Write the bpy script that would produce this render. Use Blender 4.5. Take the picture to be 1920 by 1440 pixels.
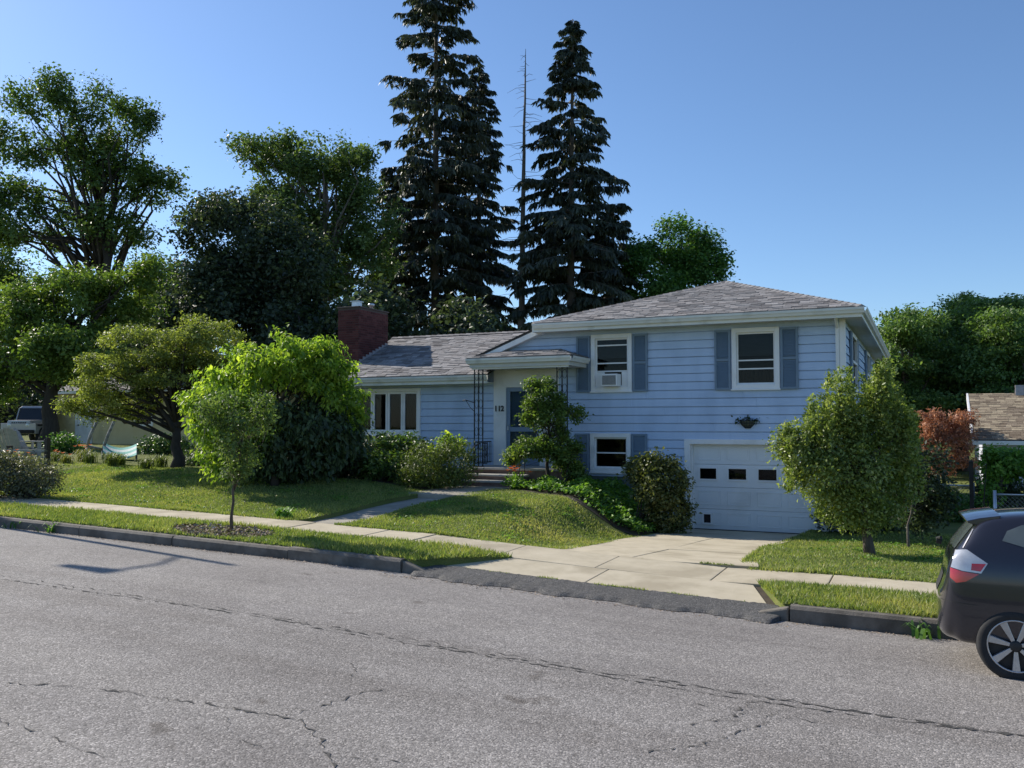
import bpy, math, random
import numpy as np
from mathutils import Vector, Matrix
from mathutils.bvhtree import BVHTree

for o in list(bpy.data.objects):
    bpy.data.objects.remove(o)
sc = bpy.context.scene
COL = sc.collection
R = math.radians
rng = np.random.default_rng(7)
random.seed(7)

# ------------------------------------------------------------------ camera
CAM_Z, YAW, PITCH, FPX = 2.2, R(25.0), math.atan(75 / 1650), 1650.0
cam_d = bpy.data.cameras.new('camera')
cam_d.sensor_width = 36.0
cam_d.lens = 36.0 * FPX / 1920.0
cam_d.clip_start = 0.1
cam_d.clip_end = 5000
cam = bpy.data.objects.new('camera', cam_d)
COL.objects.link(cam)
cam.location = (0, 0, CAM_Z)
cam.rotation_euler = (R(90) + PITCH, 0, YAW)
sc.camera = cam

# ------------------------------------------------------------------ sky, sun, exposure
SUN_EL, SUN_AZ_VEC = R(34.0), Vector((-0.985, 0.17))
world = bpy.data.worlds.new('World')
sc.world = world
world.use_nodes = True
wn = world.node_tree
for n in list(wn.nodes):
    wn.nodes.remove(n)
sky = wn.nodes.new('ShaderNodeTexSky')
sky.sky_type = 'NISHITA'
sky.sun_disc = False
sky.sun_elevation = SUN_EL
sky.sun_rotation = math.atan2(SUN_AZ_VEC.x, SUN_AZ_VEC.y)
sky.altitude = 300
sky.air_density = 1.0
sky.dust_density = 0.45
sky.ozone_density = 6.0
bg = wn.nodes.new('ShaderNodeBackground')
bg.inputs[1].default_value = 0.115
wo = wn.nodes.new('ShaderNodeOutputWorld')
wn.links.new(sky.outputs[0], bg.inputs[0])
wn.links.new(bg.outputs[0], wo.inputs[0])
sun_d = bpy.data.lights.new('sun', 'SUN')
sun_d.energy = 4.7
sun_d.angle = R(0.53)
sun_d.color = (1.0, 0.93, 0.82)
sun = bpy.data.objects.new('sun', sun_d)
COL.objects.link(sun)
to_sun = Vector((SUN_AZ_VEC.x * math.cos(SUN_EL), SUN_AZ_VEC.y * math.cos(SUN_EL), math.sin(SUN_EL)))
sun.rotation_euler = to_sun.to_track_quat('Z', 'Y').to_euler()
sun.location = (-20, 5, 30)
vs = sc.view_settings
vs.view_transform = 'Standard'
vs.look = 'None'
vs.gamma = 1.0
vs.use_curve_mapping = False
vs.exposure = 0.48
sc.render.engine = 'CYCLES'
sc.cycles.max_bounces = 8
sc.cycles.transparent_max_bounces = 16
sc.cycles.caustics_reflective = False
sc.cycles.caustics_refractive = False

# ------------------------------------------------------------------ helpers
def P(x, y, t):
    """survey: point at photo pixel (x, y) at t metres along the view axis"""
    fw = np.array([-math.sin(YAW) * math.cos(PITCH), math.cos(YAW) * math.cos(PITCH), math.sin(PITCH)])
    r = np.array([math.cos(YAW), math.sin(YAW), 0.0])
    up = np.cross(r, fw)
    d = fw + (x - 960) / FPX * r + (720 - y) / FPX * up
    return d * t + np.array([0, 0, CAM_Z])

AX_R = np.array([math.cos(YAW), math.sin(YAW), 0.0])
AX_F = np.array([-math.sin(YAW), math.cos(YAW), 0.0])

def tag(o, label=None, cat=None, group=None, kind=None):
    if label: o['label'] = label
    if cat: o['category'] = cat
    if group: o['group'] = group
    if kind: o['kind'] = kind
    return o

def empty(name, loc, label=None, cat=None, group=None, rz=0.0):
    o = bpy.data.objects.new(name, None)
    COL.objects.link(o)
    o.location = loc
    o.rotation_euler = (0, 0, rz)
    o.empty_display_size = 0.2
    return tag(o, label, cat, group)

def link(name, me, parent=None, loc=(0, 0, 0)):
    o = bpy.data.objects.new(name, me)
    COL.objects.link(o)
    o.parent = parent
    o.location = loc
    return o

def mesh_np(name, v, f, mat, attrs=None, smooth=False):
    v = np.asarray(v, dtype=np.float32).reshape(-1, 3)
    f = np.asarray(f, dtype=np.int32)
    k = f.shape[1]
    me = bpy.data.meshes.new(name)
    me.vertices.add(len(v))
    me.vertices.foreach_set('co', v.ravel())
    me.loops.add(f.size)
    me.loops.foreach_set('vertex_index', f.ravel())
    me.polygons.add(len(f))
    me.polygons.foreach_set('loop_start', np.arange(0, f.size, k, dtype=np.int32))
    if smooth:
        me.polygons.foreach_set('use_smooth', np.ones(len(f), dtype=bool))
    if attrs:
        for an, av in attrs.items():
            a = me.attributes.new(an, 'FLOAT', 'POINT')
            a.data.foreach_set('value', np.asarray(av, dtype=np.float32))
    me.update(calc_edges=True)
    me.validate()
    if mat: me.materials.append(mat)
    return me

class MB:
    def __init__(s):
        s.v = []; s.f = []; s.a = []
    def add(s, vs_, fs_, a=0.5):
        b = len(s.v)
        s.v += [tuple(float(c) for c in p) for p in vs_]
        s.f += [tuple(b + i for i in q) for q in fs_]
        s.a += [a] * len(vs_)
        return s
    def box(s, x0, x1, y0, y1, z0, z1, a=0.5):
        return s.add([(x0, y0, z0), (x1, y0, z0), (x1, y1, z0), (x0, y1, z0), (x0, y0, z1), (x1, y0, z1), (x1, y1, z1), (x0, y1, z1)],
                     [(0, 3, 2, 1), (4, 5, 6, 7), (0, 1, 5, 4), (1, 2, 6, 5), (2, 3, 7, 6), (3, 0, 4, 7)], a)
    def hexa(s, p, a=0.5):   # 8 corner points in box order
        return s.add(p, [(0, 3, 2, 1), (4, 5, 6, 7), (0, 1, 5, 4), (1, 2, 6, 5), (2, 3, 7, 6), (3, 0, 4, 7)], a)
    def frame(s, x0, x1, z0, z1, w, y0, y1):
        s.box(x0, x0 + w, y0, y1, z0, z1); s.box(x1 - w, x1, y0, y1, z0, z1)
        s.box(x0 + w, x1 - w, y0, y1, z1 - w, z1); s.box(x0 + w, x1 - w, y0, y1, z0, z0 + w)
        return s
    def tube(s, pts, rad, n=7, cap=True, a=0.5):
        pts = [Vector(p) for p in pts]
        if not hasattr(rad, '__len__'): rad = [rad] * len(pts)
        b = len(s.v)
        prev = None
        for i, p in enumerate(pts):
            d = (pts[min(i + 1, len(pts) - 1)] - pts[max(i - 1, 0)])
            if d.length < 1e-6: d = Vector((0, 0, 1))
            d.normalize()
            ref = prev if prev is not None else (Vector((1, 0, 0)) if abs(d.x) < 0.8 else Vector((0, 1, 0)))
            u = (ref - d * ref.dot(d))
            if u.length < 1e-5: u = d.orthogonal()
            u.normalize(); w = d.cross(u); prev = u
            for j in range(n):
                an = 2 * math.pi * j / n
                q = p + (u * math.cos(an) + w * math.sin(an)) * rad[i]
                s.v.append((q.x, q.y, q.z)); s.a.append(a)
        for i in range(len(pts) - 1):
            for j in range(n):
                j2 = (j + 1) % n
                s.f.append((b + i * n + j, b + i * n + j2, b + (i + 1) * n + j2, b + (i + 1) * n + j))
        if cap:
            s.f.append(tuple(b + j for j in range(n))[::-1])
            s.f.append(tuple(b + (len(pts) - 1) * n + j for j in range(n)))
        return s
    def lathe(s, prof, c, n=24, axis='z'):
        b = len(s.v)
        for r, h in prof:
            for j in range(n):
                an = 2 * math.pi * j / n
                if axis == 'z': q = (c[0] + r * math.cos(an), c[1] + r * math.sin(an), c[2] + h)
                else: q = (c[0] + r * math.cos(an), c[1] + h, c[2] + r * math.sin(an))
                s.v.append(q); s.a.append(0.5)
        for i in range(len(prof) - 1):
            for j in range(n):
                j2 = (j + 1) % n
                s.f.append((b + i * n + j, b + i * n + j2, b + (i + 1) * n + j2, b + (i + 1) * n + j))
        return s
    def mesh(s, name, mat, off=(0, 0, 0), smooth=False, attr=False):
        me = bpy.data.meshes.new(name)
        me.from_pydata([(v[0] - off[0], v[1] - off[1], v[2] - off[2]) for v in s.v], [], s.f)
        if attr:
            a = me.attributes.new('rnd', 'FLOAT', 'POINT')
            a.data.foreach_set('value', s.a)
        if smooth:
            for p in me.polygons: p.use_smooth = True
        me.update()
        if mat: me.materials.append(mat)
        return me
    def build(s, name, mat, parent=None, off=None, smooth=False, attr=False, bevel=0):
        root = parent
        if off is None:
            off = (0, 0, 0)
            while root is not None:
                if root.parent is None: off = tuple(root.location)
                root = root.parent
        o = link(name, s.mesh(name, mat, off, smooth, attr), parent)
        if bevel:
            m = o.modifiers.new('bevel', 'BEVEL'); m.width = bevel; m.segments = 2; m.limit_method = 'ANGLE'; m.angle_limit = R(40)
        return o

# ------------------------------------------------------------------ materials
def newmat(name):
    m = bpy.data.materials.new(name); m.use_nodes = True
    nt = m.node_tree
    for n in list(nt.nodes): nt.nodes.remove(n)
    out = nt.nodes.new('ShaderNodeOutputMaterial')
    return m, nt, out

def N(nt, t, **kw):
    n = nt.nodes.new(t)
    for k, v in kw.items():
        if k.startswith('i_'):
            key = k[2:]
            n.inputs[int(key) if key.isdigit() else key].default_value = v
        else: setattr(n, k, v)
    return n

def c4(c): return (c[0], c[1], c[2], 1.0)

def ramp(nt, src, stops):
    r = nt.nodes.new('ShaderNodeValToRGB')
    e = r.color_ramp.elements
    while len(e) < len(stops): e.new(0.5)
    for i, (p, c) in enumerate(stops):
        e[i].position = p; e[i].color = c4(c)
    nt.links.new(src, r.inputs[0])
    return r

def surf(name, cols, scale=6.0, rough=0.7, bump=0.0, bscale=40.0, metal=0.0, spec=0.5, detail=5.0, streak=None, coat=0.0, dirt=None):
    """noise-tinted principled surface in object space; cols = list of colours across the noise"""
    m, nt, out = newmat(name)
    b = N(nt, 'ShaderNodeBsdfPrincipled'); b.inputs['Roughness'].default_value = rough
    b.inputs['Metallic'].default_value = metal; b.inputs['Specular IOR Level'].default_value = spec
    if coat: b.inputs['Coat Weight'].default_value = coat; b.inputs['Coat Roughness'].default_value = 0.05
    tc = N(nt, 'ShaderNodeTexCoord')
    src = tc.outputs['Object']
    if streak:
        mp = N(nt, 'ShaderNodeMapping'); mp.inputs['Scale'].default_value = streak
        nt.links.new(src, mp.inputs[0]); src = mp.outputs[0]
    nz = N(nt, 'ShaderNodeTexNoise'); nz.inputs['Scale'].default_value = scale; nz.inputs['Detail'].default_value = detail; nz.inputs['Roughness'].default_value = 0.6
    nt.links.new(src, nz.inputs['Vector'])
    k = len(cols)
    stops = [(0.3 + 0.4 * i / max(1, k - 1), cols[i]) for i in range(k)]
    rp = ramp(nt, nz.outputs['Fac'], stops)
    col = rp.outputs[0]
    if dirt:
        n2 = N(nt, 'ShaderNodeTexNoise'); n2.inputs['Scale'].default_value = dirt[1]; n2.inputs['Detail'].default_value = 8
        nt.links.new(tc.outputs['Object'], n2.inputs['Vector'])
        r2 = ramp(nt, n2.outputs['Fac'], [(dirt[2], (0, 0, 0)), (dirt[2] + 0.15, (1, 1, 1))])
        mx = N(nt, 'ShaderNodeMix', data_type='RGBA')
        ml = N(nt, 'ShaderNodeMath', operation='MULTIPLY'); ml.inputs[1].default_value = dirt[3]
        nt.links.new(r2.outputs[0], ml.inputs[0]); nt.links.new(ml.outputs[0], mx.inputs[0])
        nt.links.new(col, mx.inputs[6]); mx.inputs[7].default_value = c4(dirt[0]); col = mx.outputs[2]
    nt.links.new(col, b.inputs['Base Color'])
    if bump:
        n3 = N(nt, 'ShaderNodeTexNoise'); n3.inputs['Scale'].default_value = bscale; n3.inputs['Detail'].default_value = 6
        nt.links.new(tc.outputs['Object'], n3.inputs['Vector'])
        bp = N(nt, 'ShaderNodeBump'); bp.inputs['Strength'].default_value = bump; bp.inputs['Distance'].default_value = 0.01
        nt.links.new(n3.outputs['Fac'], bp.inputs['Height']); nt.links.new(bp.outputs[0], b.inputs['Normal'])
    nt.links.new(b.outputs[0], out.inputs[0])
    return m

def leafmat(name, dark, mid, light, trans=0.35, tcol=None, rough=0.5):
    """leaf colour runs dark-mid-light over a random value carried by every leaf"""
    m, nt, out = newmat(name)
    at = N(nt, 'ShaderNodeAttribute'); at.attribute_name = 'rnd'
    rp = ramp(nt, at.outputs['Fac'], [(0.0, dark), (0.5, mid), (1.0, light)])
    b = N(nt, 'ShaderNodeBsdfPrincipled'); b.inputs['Roughness'].default_value = rough; b.inputs['Specular IOR Level'].default_value = 0.35
    nt.links.new(rp.outputs[0], b.inputs['Base Color'])
    tr = N(nt, 'ShaderNodeBsdfTranslucent')
    mx = N(nt, 'ShaderNodeMix', data_type='RGBA', blend_type='MULTIPLY'); mx.inputs[0].default_value = 1.0
    nt.links.new(rp.outputs[0], mx.inputs[6]); mx.inputs[7].default_value = c4(tcol or (1.6, 1.7, 0.7))
    nt.links.new(mx.outputs[2], tr.inputs['Color'])
    ms = N(nt, 'ShaderNodeMixShader'); ms.inputs[0].default_value = trans
    nt.links.new(b.outputs[0], ms.inputs[1]); nt.links.new(tr.outputs[0], ms.inputs[2]); nt.links.new(ms.outputs[0], out.inputs[0])
    return m

def attrmat(name, stops, rough=0.8, nscale=30.0, namt=0.35, bump=0.0):
    m, nt, out = newmat(name)
    at = N(nt, 'ShaderNodeAttribute'); at.attribute_name = 'rnd'
    rp = ramp(nt, at.outputs['Fac'], stops)
    tc = N(nt, 'ShaderNodeTexCoord')
    nz = N(nt, 'ShaderNodeTexNoise'); nz.inputs['Scale'].default_value = nscale; nz.inputs['Detail'].default_value = 6
    nt.links.new(tc.outputs['Object'], nz.inputs['Vector'])
    r2 = ramp(nt, nz.outputs['Fac'], [(0.3, (1 - namt,) * 3), (0.7, (1 + namt * 0.6,) * 3)])
    mx = N(nt, 'ShaderNodeMix', data_type='RGBA', blend_type='MULTIPLY'); mx.inputs[0].default_value = 1.0
    nt.links.new(rp.outputs[0], mx.inputs[6]); nt.links.new(r2.outputs[0], mx.inputs[7])
    b = N(nt, 'ShaderNodeBsdfPrincipled'); b.inputs['Roughness'].default_value = rough; b.inputs['Specular IOR Level'].default_value = 0.3
    nt.links.new(mx.outputs[2], b.inputs['Base Color'])
    if bump:
        bp = N(nt, 'ShaderNodeBump'); bp.inputs['Strength'].default_value = bump; bp.inputs['Distance'].default_value = 0.01
        nt.links.new(nz.outputs['Fac'], bp.inputs['Height']); nt.links.new(bp.outputs[0], b.inputs['Normal'])
    nt.links.new(b.outputs[0], out.inputs[0])
    return m

def glassmat(name, tint=(0.75, 0.8, 0.82), refl=1.0):
    m, nt, out = newmat(name)
    fr = N(nt, 'ShaderNodeFresnel'); fr.inputs[0].default_value = 1.5
    gl = N(nt, 'ShaderNodeBsdfGlossy'); gl.inputs['Roughness'].default_value = 0.02; gl.inputs['Color'].default_value = (refl, refl, refl, 1)
    tp = N(nt, 'ShaderNodeBsdfTransparent'); tp.inputs[0].default_value = c4(tint)
    ms = N(nt, 'ShaderNodeMixShader')
    nt.links.new(fr.outputs[0], ms.inputs[0]); nt.links.new(tp.outputs[0], ms.inputs[1]); nt.links.new(gl.outputs[0], ms.inputs[2])
    nt.links.new(ms.outputs[0], out.inputs[0])
    return m

def asphalt(name, base, speck=0.5, tone=1.0, lanes=False):
    m, nt, out = newmat(name)
    tc = N(nt, 'ShaderNodeTexCoord')
    b = N(nt, 'ShaderNodeBsdfPrincipled'); b.inputs['Roughness'].default_value = 0.88; b.inputs['Specular IOR Level'].default_value = 0.25
    vo = N(nt, 'ShaderNodeTexVoronoi'); vo.inputs['Scale'].default_value = 88.0
    nt.links.new(tc.outputs['Object'], vo.inputs['Vector'])
    sep = N(nt, 'ShaderNodeSeparateColor'); nt.links.new(vo.outputs['Color'], sep.inputs[0])
    k = [tuple(c * q for c in base) for q in (0.5, 0.82, 1.08, 1.75)]
    rp = ramp(nt, sep.outputs[0], [(0.0, k[0]), (0.3, k[1]), (0.8, k[2]), (1.0, k[3])])
    col = rp.outputs[0]
    def mul(src, scale, stops, detail=7, mapping=None):
        nonlocal col
        v = tc.outputs['Object']
        if mapping:
            mp = N(nt, 'ShaderNodeMapping'); mp.inputs['Scale'].default_value = mapping; nt.links.new(v, mp.inputs[0]); v = mp.outputs[0]
        n2 = N(nt, 'ShaderNodeTexNoise'); n2.inputs['Scale'].default_value = scale; n2.inputs['Detail'].default_value = detail; n2.inputs['Roughness'].default_value = 0.65
        nt.links.new(v, n2.inputs['Vector'])
        r2 = ramp(nt, n2.outputs['Fac'], stops)
        mx = N(nt, 'ShaderNodeMix', data_type='RGBA', blend_type='MULTIPLY'); mx.inputs[0].default_value = 1.0
        nt.links.new(col, mx.inputs[6]); nt.links.new(r2.outputs[0], mx.inputs[7]); col = mx.outputs[2]
    mul(None, 0.5, [(0.28, (0.84, 0.82, 0.80)), (0.72, (1.14, 1.13, 1.11))])
    mul(None, 7.0, [(0.3, (0.9, 0.9, 0.9)), (0.7, (1.1, 1.1, 1.1))])
    if lanes:
        mul(None, 1.0, [(0.35, (0.86, 0.85, 0.84)), (0.5, (1, 1, 1)), (0.65, (1.08, 1.08, 1.07))], 4, (0.05, 1.3, 1.0))   # wear drawn out along the street
        mul(None, 1.7, [(0.27, (0.62, 0.6, 0.58)), (0.34, (1, 1, 1))], 3)                                                 # old drips and stains
    nt.links.new(col, b.inputs['Base Color'])
    bp = N(nt, 'ShaderNodeBump'); bp.inputs['Strength'].default_value = speck; bp.inputs['Distance'].default_value = 0.006
    nt.links.new(vo.outputs['Distance'], bp.inputs['Height']); bp.invert = True
    nt.links.new(bp.outputs[0], b.inputs['Normal'])
    nt.links.new(b.outputs[0], out.inputs[0])
    return m

def lawnmat(name):
    m, nt, out = newmat(name)
    tc = N(nt, 'ShaderNodeTexCoord')
    b = N(nt, 'ShaderNodeBsdfPrincipled'); b.inputs['Roughness'].default_value = 0.9; b.inputs['Specular IOR Level'].default_value = 0.1
    n1 = N(nt, 'ShaderNodeTexNoise'); n1.inputs['Scale'].default_value = 0.8; n1.inputs['Detail'].default_value = 8; n1.inputs['Roughness'].default_value = 0.7
    nt.links.new(tc.outputs['Object'], n1.inputs['Vector'])
    rp = ramp(nt, n1.outputs['Fac'], [(0.3, (0.09, 0.115, 0.03)), (0.55, (0.15, 0.17, 0.05)), (0.72, (0.24, 0.21, 0.09))])
    nt.links.new(rp.outputs[0], b.inputs['Base Color'])
    n2 = N(nt, 'ShaderNodeTexNoise'); n2.inputs['Scale'].default_value = 60; nt.links.new(tc.outputs['Object'], n2.inputs['Vector'])
    bp = N(nt, 'ShaderNodeBump'); bp.inputs['Strength'].default_value = 0.8; bp.inputs['Distance'].default_value = 0.03
    nt.links.new(n2.outputs['Fac'], bp.inputs['Height']); nt.links.new(bp.outputs[0], b.inputs['Normal'])
    nt.links.new(b.outputs[0], out.inputs[0])
    return m

M = {}
M['road'] = asphalt('road_asphalt', (0.236, 0.222, 0.211), 0.5, lanes=True)
M['patch'] = asphalt('patch_asphalt', (0.11, 0.108, 0.105), 1.0)
M['crack'] = surf('crack_tar', [(0.035, 0.033, 0.03), (0.085, 0.08, 0.074)], 20, 0.95)
M['kerb'] = surf('kerb_stone', [(0.10, 0.088, 0.072), (0.155, 0.138, 0.115), (0.2, 0.18, 0.155)], 5, 0.9, 0.5, 60, dirt=((0.08, 0.072, 0.06), 3.0, 0.5, 0.7))
M['walk'] = surf('walk_concrete', [(0.40, 0.345, 0.245), (0.47, 0.41, 0.295), (0.52, 0.455, 0.335)], 2.5, 0.9, 0.35, 70, dirt=((0.28, 0.235, 0.155), 1.3, 0.5, 0.6))
M['path'] = surf('path_concrete', [(0.27, 0.245, 0.2), (0.36, 0.33, 0.27)], 3, 0.9, 0.4, 60, dirt=((0.14, 0.13, 0.1), 2, 0.5, 0.5))
M['lawn'] = lawnmat('lawn_soil')
M['soil'] = surf('garden_soil', [(0.035, 0.026, 0.018), (0.07, 0.05, 0.034)], 8, 0.95, 0.8, 30)
M['grass'] = leafmat('grass_blades', (0.085, 0.135, 0.035), (0.21, 0.265, 0.08), (0.44, 0.40, 0.17), 0.38)
M['siding'] = surf('siding_paint', [(0.425, 0.545, 0.735), (0.465, 0.585, 0.775), (0.485, 0.605, 0.795)], 1.5, 0.55, 0.1, 90, streak=(2.2, 1, .35), dirt=((0.33, 0.435, 0.6), 0.9, 0.52, 0.55))
M['white'] = surf('white_trim', [(0.76, 0.77, 0.77), (0.82, 0.82, 0.82)], 3, 0.5, 0.04, 60, dirt=((0.52, 0.53, 0.5), 1.6, 0.56, 0.5))
M['gutter'] = surf('gutter_paint', [(0.68, 0.69, 0.66), (0.76, 0.77, 0.74)], 2, 0.45, 0.0, streak=(1, 1, 4), dirt=((0.4, 0.41, 0.37), 2.2, 0.55, 0.5))
M['soffit'] = surf('soffit_paint', [(0.5, 0.5, 0.46), (0.58, 0.58, 0.54)], 2, 0.6)
M['shutter'] = surf('shutter_paint', [(0.15, 0.215, 0.29), (0.18, 0.245, 0.32)], 4, 0.6, 0.1, 60)
M['door'] = surf('door_paint', [(0.17, 0.24, 0.34), (0.2, 0.275, 0.385)], 3, 0.45)
M['iron'] = surf('black_iron', [(0.016, 0.016, 0.018), (0.03, 0.03, 0.032)], 20, 0.45)
M['glass'] = glassmat('window_glass', refl=.28)
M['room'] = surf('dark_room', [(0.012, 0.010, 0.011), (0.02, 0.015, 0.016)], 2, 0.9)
M['blind'] = surf('blind_cloth', [(0.06, 0.066, 0.065), (0.085, 0.09, 0.088)], 2, 0.8, streak=(1, 1, 20))
M['curtain'] = surf('curtain_cloth', [(0.030, 0.012, 0.011), (0.055, 0.024, 0.02)], 3, 0.9, streak=(20, 1, 1))
M['garage'] = surf('garage_paint', [(0.74, 0.77, 0.79), (0.81, 0.82, 0.82)], 1.2, 0.5, 0.04, 60, dirt=((0.55, 0.57, 0.57), 1.2, 0.55, 0.45))
M['shingle'] = attrmat('roof_shingle', [(0.0, (0.145, 0.135, 0.133)), (0.3, (0.22, 0.21, 0.207)), (0.6, (0.275, 0.265, 0.262)), (0.85, (0.295, 0.272, 0.26)), (1.0, (0.36, 0.35, 0.347))], 0.95, 35, 0.3, 0.5)
M['oldshingle'] = attrmat('old_roof_shingle', [(0.0, (0.17, 0.13, 0.09)), (0.4, (0.27, 0.215, 0.155)), (0.75, (0.34, 0.275, 0.19)), (1.0, (0.40, 0.33, 0.23))], 0.95, 20, 0.35, 0.5)
M['deck'] = surf('roof_felt', [(0.03, 0.03, 0.032), (0.05, 0.05, 0.05)], 8, 0.9)
M['brick'] = attrmat('chimney_brick', [(0.0, (0.07, 0.022, 0.022)), (0.5, (0.105, 0.032, 0.030)), (1.0, (0.14, 0.05, 0.045))], 0.9, 40, 0.3, 0.4)
M['mortar'] = surf('mortar', [(0.08, 0.06, 0.055), (0.11, 0.085, 0.075)], 20, 0.95)
M['metal'] = surf('galvanised', [(0.45, 0.47, 0.49), (0.62, 0.64, 0.66)], 8, 0.35, metal=0.8)
M['flash'] = surf('flashing', [(0.3, 0.29, 0.3), (0.42, 0.41, 0.42)], 8, 0.5, metal=0.3)
M['porch'] = surf('porch_stone', [(0.16, 0.10, 0.085), (0.24, 0.17, 0.15)], 9, 0.9, 0.5, 40)
M['nosing'] = surf('step_nosing', [(0.34, 0.33, 0.31), (0.44, 0.42, 0.4)], 6, 0.85, 0.3, 50)
M['found'] = surf('foundation', [(0.09, 0.12, 0.11), (0.14, 0.17, 0.16)], 4, 0.9, 0.3, 40)
M['bark'] = surf('bark', [(0.055, 0.042, 0.033), (0.10, 0.08, 0.062), (0.14, 0.115, 0.09)], 6, 0.95, 0.9, 25, streak=(3, 3, 0.6))
M['barkdark'] = surf('dark_bark', [(0.03, 0.024, 0.02), (0.06, 0.05, 0.04)], 6, 0.95, 0.9, 25, streak=(3, 3, 0.6))
M['barkgrey'] = surf('grey_bark', [(0.10, 0.085, 0.075), (0.18, 0.155, 0.135)], 5, 0.95, 0.9, 20, streak=(3, 3, 0.6))
M['chip'] = attrmat('mulch_chips', [(0, (0.16, 0.11, 0.075)), (0.5, (0.32, 0.24, 0.17)), (1, (0.5, 0.41, 0.32))], 0.95)

# ------------------------------------------------------------------ terrain functions
def sstep(t):
    t = np.clip(t, 0, 1); return t * t * (3 - 2 * t)
_GX = [-200, -40, -14.3, -9.84, -6.38, -4, -1.5, 0, 5, 60]
_GZ = [3.2, 1.0, 0.45, 0.335, 0.245, 0.15, 0.055, 0.03, -0.02, -0.5]
def gut(x):
    x = np.asarray(x, dtype=float)
    return sum(np.interp(x + d, _GX, _GZ) for d in (-1.2, -0.6, 0, 0.6, 1.2)) / 5
def road_z(x, y):
    return gut(x) + 0.15 * np.clip(1 - ((np.asarray(y, dtype=float) - 6.6) / 3.4) ** 2, -0.3, 1)
def swz(x):
    x = np.asarray(x, dtype=float)
    return gut(x) + 0.165 - 0.05 * sstep((x + 6.2) / 0.9) * sstep((-1.2 - x) / 0.9)
_PX = [-200, -60, -25, -18, -15, -12, -10.2, -9, -8, -6]
_PZ = [3.0, 1.5, 1.15, 1.03, 0.98, 0.84, 0.68, 0.66, 0.7, 0.62]
def drv(y):
    return 0.245 - 0.545 * np.clip((np.asarray(y, dtype=float) - 12.42) / 8.4, 0, 1)
def ground(x, y):
    x = np.asarray(x, dtype=float); y = np.asarray(y, dtype=float)
    s = swz(x)
    rise = sstep((y - 12.42) / 4.5)
    left = s + (np.interp(x, _PX, _PZ) - s) * rise
    right = s + (-0.2 - s) * sstep((y - 12.42) / 8.0)
    d = drv(y)
    k = sstep((x + 7.0) / 1.75)
    z = left * (1 - k) + np.minimum(d, left) * k
    z = np.where(x > -3.7, right, z)
    far = sstep((y - 21) / 5) * sstep((-3.7 - x) / 0.5)
    z = z * (1 - far) + np.interp(x, _PX + [-3, 5], _PZ + [0.2, -0.2]) * far * 1.0
    return z + 0.025 * np.sin(x * 1.9 + y * 0.7) * np.sin(y * 1.3 - x * 0.4) * sstep((y - 12.8) / 1.0)
def gz(x, y): return float(ground(x, y))

def grid_patch(name, xl, xr, ys, nx, zf, mat, xpow=None, skirt=False):
    ys = np.asarray(ys, dtype=float)
    V, F = [], []
    for y in ys:
        a, b = xl(y), xr(y)
        t = np.linspace(0, 1, nx)
        if xpow is not None: t = xpow(t)
        xs = a + (b - a) * t
        V.append(np.stack([xs, np.full(nx, y), zf(xs, np.full(nx, y))], 1))
    V = np.concatenate(V)
    for j in range(len(ys) - 1):
        b = j * nx
        i = np.arange(nx - 1)
        F.append(np.stack([b + i, b + i + 1, b + nx + i + 1, b + nx + i], 1))
    if skirt:
        nv = len(V); rows = len(ys)
        e = np.concatenate([np.arange(rows)[::-1] * nx, np.arange(1, nx), np.arange(1, rows) * nx + nx - 1])   # left edge down, front, right edge up
        low = V[e] - np.array([0, 0, .35]); V = np.concatenate([V, low])
        q = np.arange(len(e) - 1); F.append(np.stack([e[q], nv + q, nv + q + 1, e[q + 1]], 1))
    return link(name, mesh_np(name, V, np.concatenate(F), mat, smooth=not skirt))

def drive_l(y): return -5.25 - 0.55 * float(sstep((13.6 - y) / 1.3))
def drive_r(y): return -2.35 - 0.25 * math.sin((y - 12.4) / 8.6 * math.pi) + 0.25 * float(sstep((13.2 - y) / 0.9))

# base sheet to the horizon, road, lawns
mb = MB(); mb.add([(-2500, -800, -1.3), (2500, -800, -1.3), (2500, 3000, -1.3), (-2500, 3000, -1.3)], [(0, 1, 2, 3)])
tag(mb.build('ground', M['lawn']), kind='structure')
YS = np.concatenate([np.linspace(3.2, 10.02, 24)])
road = tag(grid_patch('road', lambda y: -120, lambda y: 60, YS, 240, road_z, M['road']), kind='structure')
far_t = lambda t: 1 - (1 - t) ** 3      # dense towards the right end
tag(grid_patch('lawn', lambda y: -160, lambda y: -10.02, np.concatenate([np.linspace(12.40, 19, 40), np.linspace(19.4, 24, 8)]), 220, ground, M['lawn'], far_t, True), kind='structure')
tag(grid_patch('lawn', lambda y: -9.08, lambda y: drive_l(y), np.linspace(12.40, 21.2, 48), 40, ground, M['lawn'], None, True), kind='structure')
tag(grid_patch('lawn', lambda y: drive_r(y), lambda y: 60, np.concatenate([np.linspace(12.40, 20, 40), np.linspace(20.4, 24, 8)]), 120, ground, M['lawn'], lambda t: t ** 2, True), kind='structure')
tag(grid_patch('lawn', lambda y: -160, lambda y: 60, np.concatenate([np.linspace(24, 60, 20), np.linspace(70, 260, 10)]), 110, ground, M['lawn']), kind='structure')
strip_z = lambda x, y: gut(x) + 0.15 + (swz(x) - gut(x) - 0.15) * (y - 10.15) / 1.2 + 0.015
tag(grid_patch('grass_verge', lambda y: -80, lambda y: -6.15 + 0.85 * (y - 10.15) / 1.2, np.linspace(10.14, 11.36, 8), 160, strip_z, M['lawn'], far_t, True), kind='structure')
tag(grid_patch('grass_verge', lambda y: -1.42 - 0.45 * (y - 10.15) / 1.2, lambda y: 60, np.linspace(10.14, 11.36, 8), 100, strip_z, M['lawn'], lambda t: t ** 2, True), kind='structure')
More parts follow.
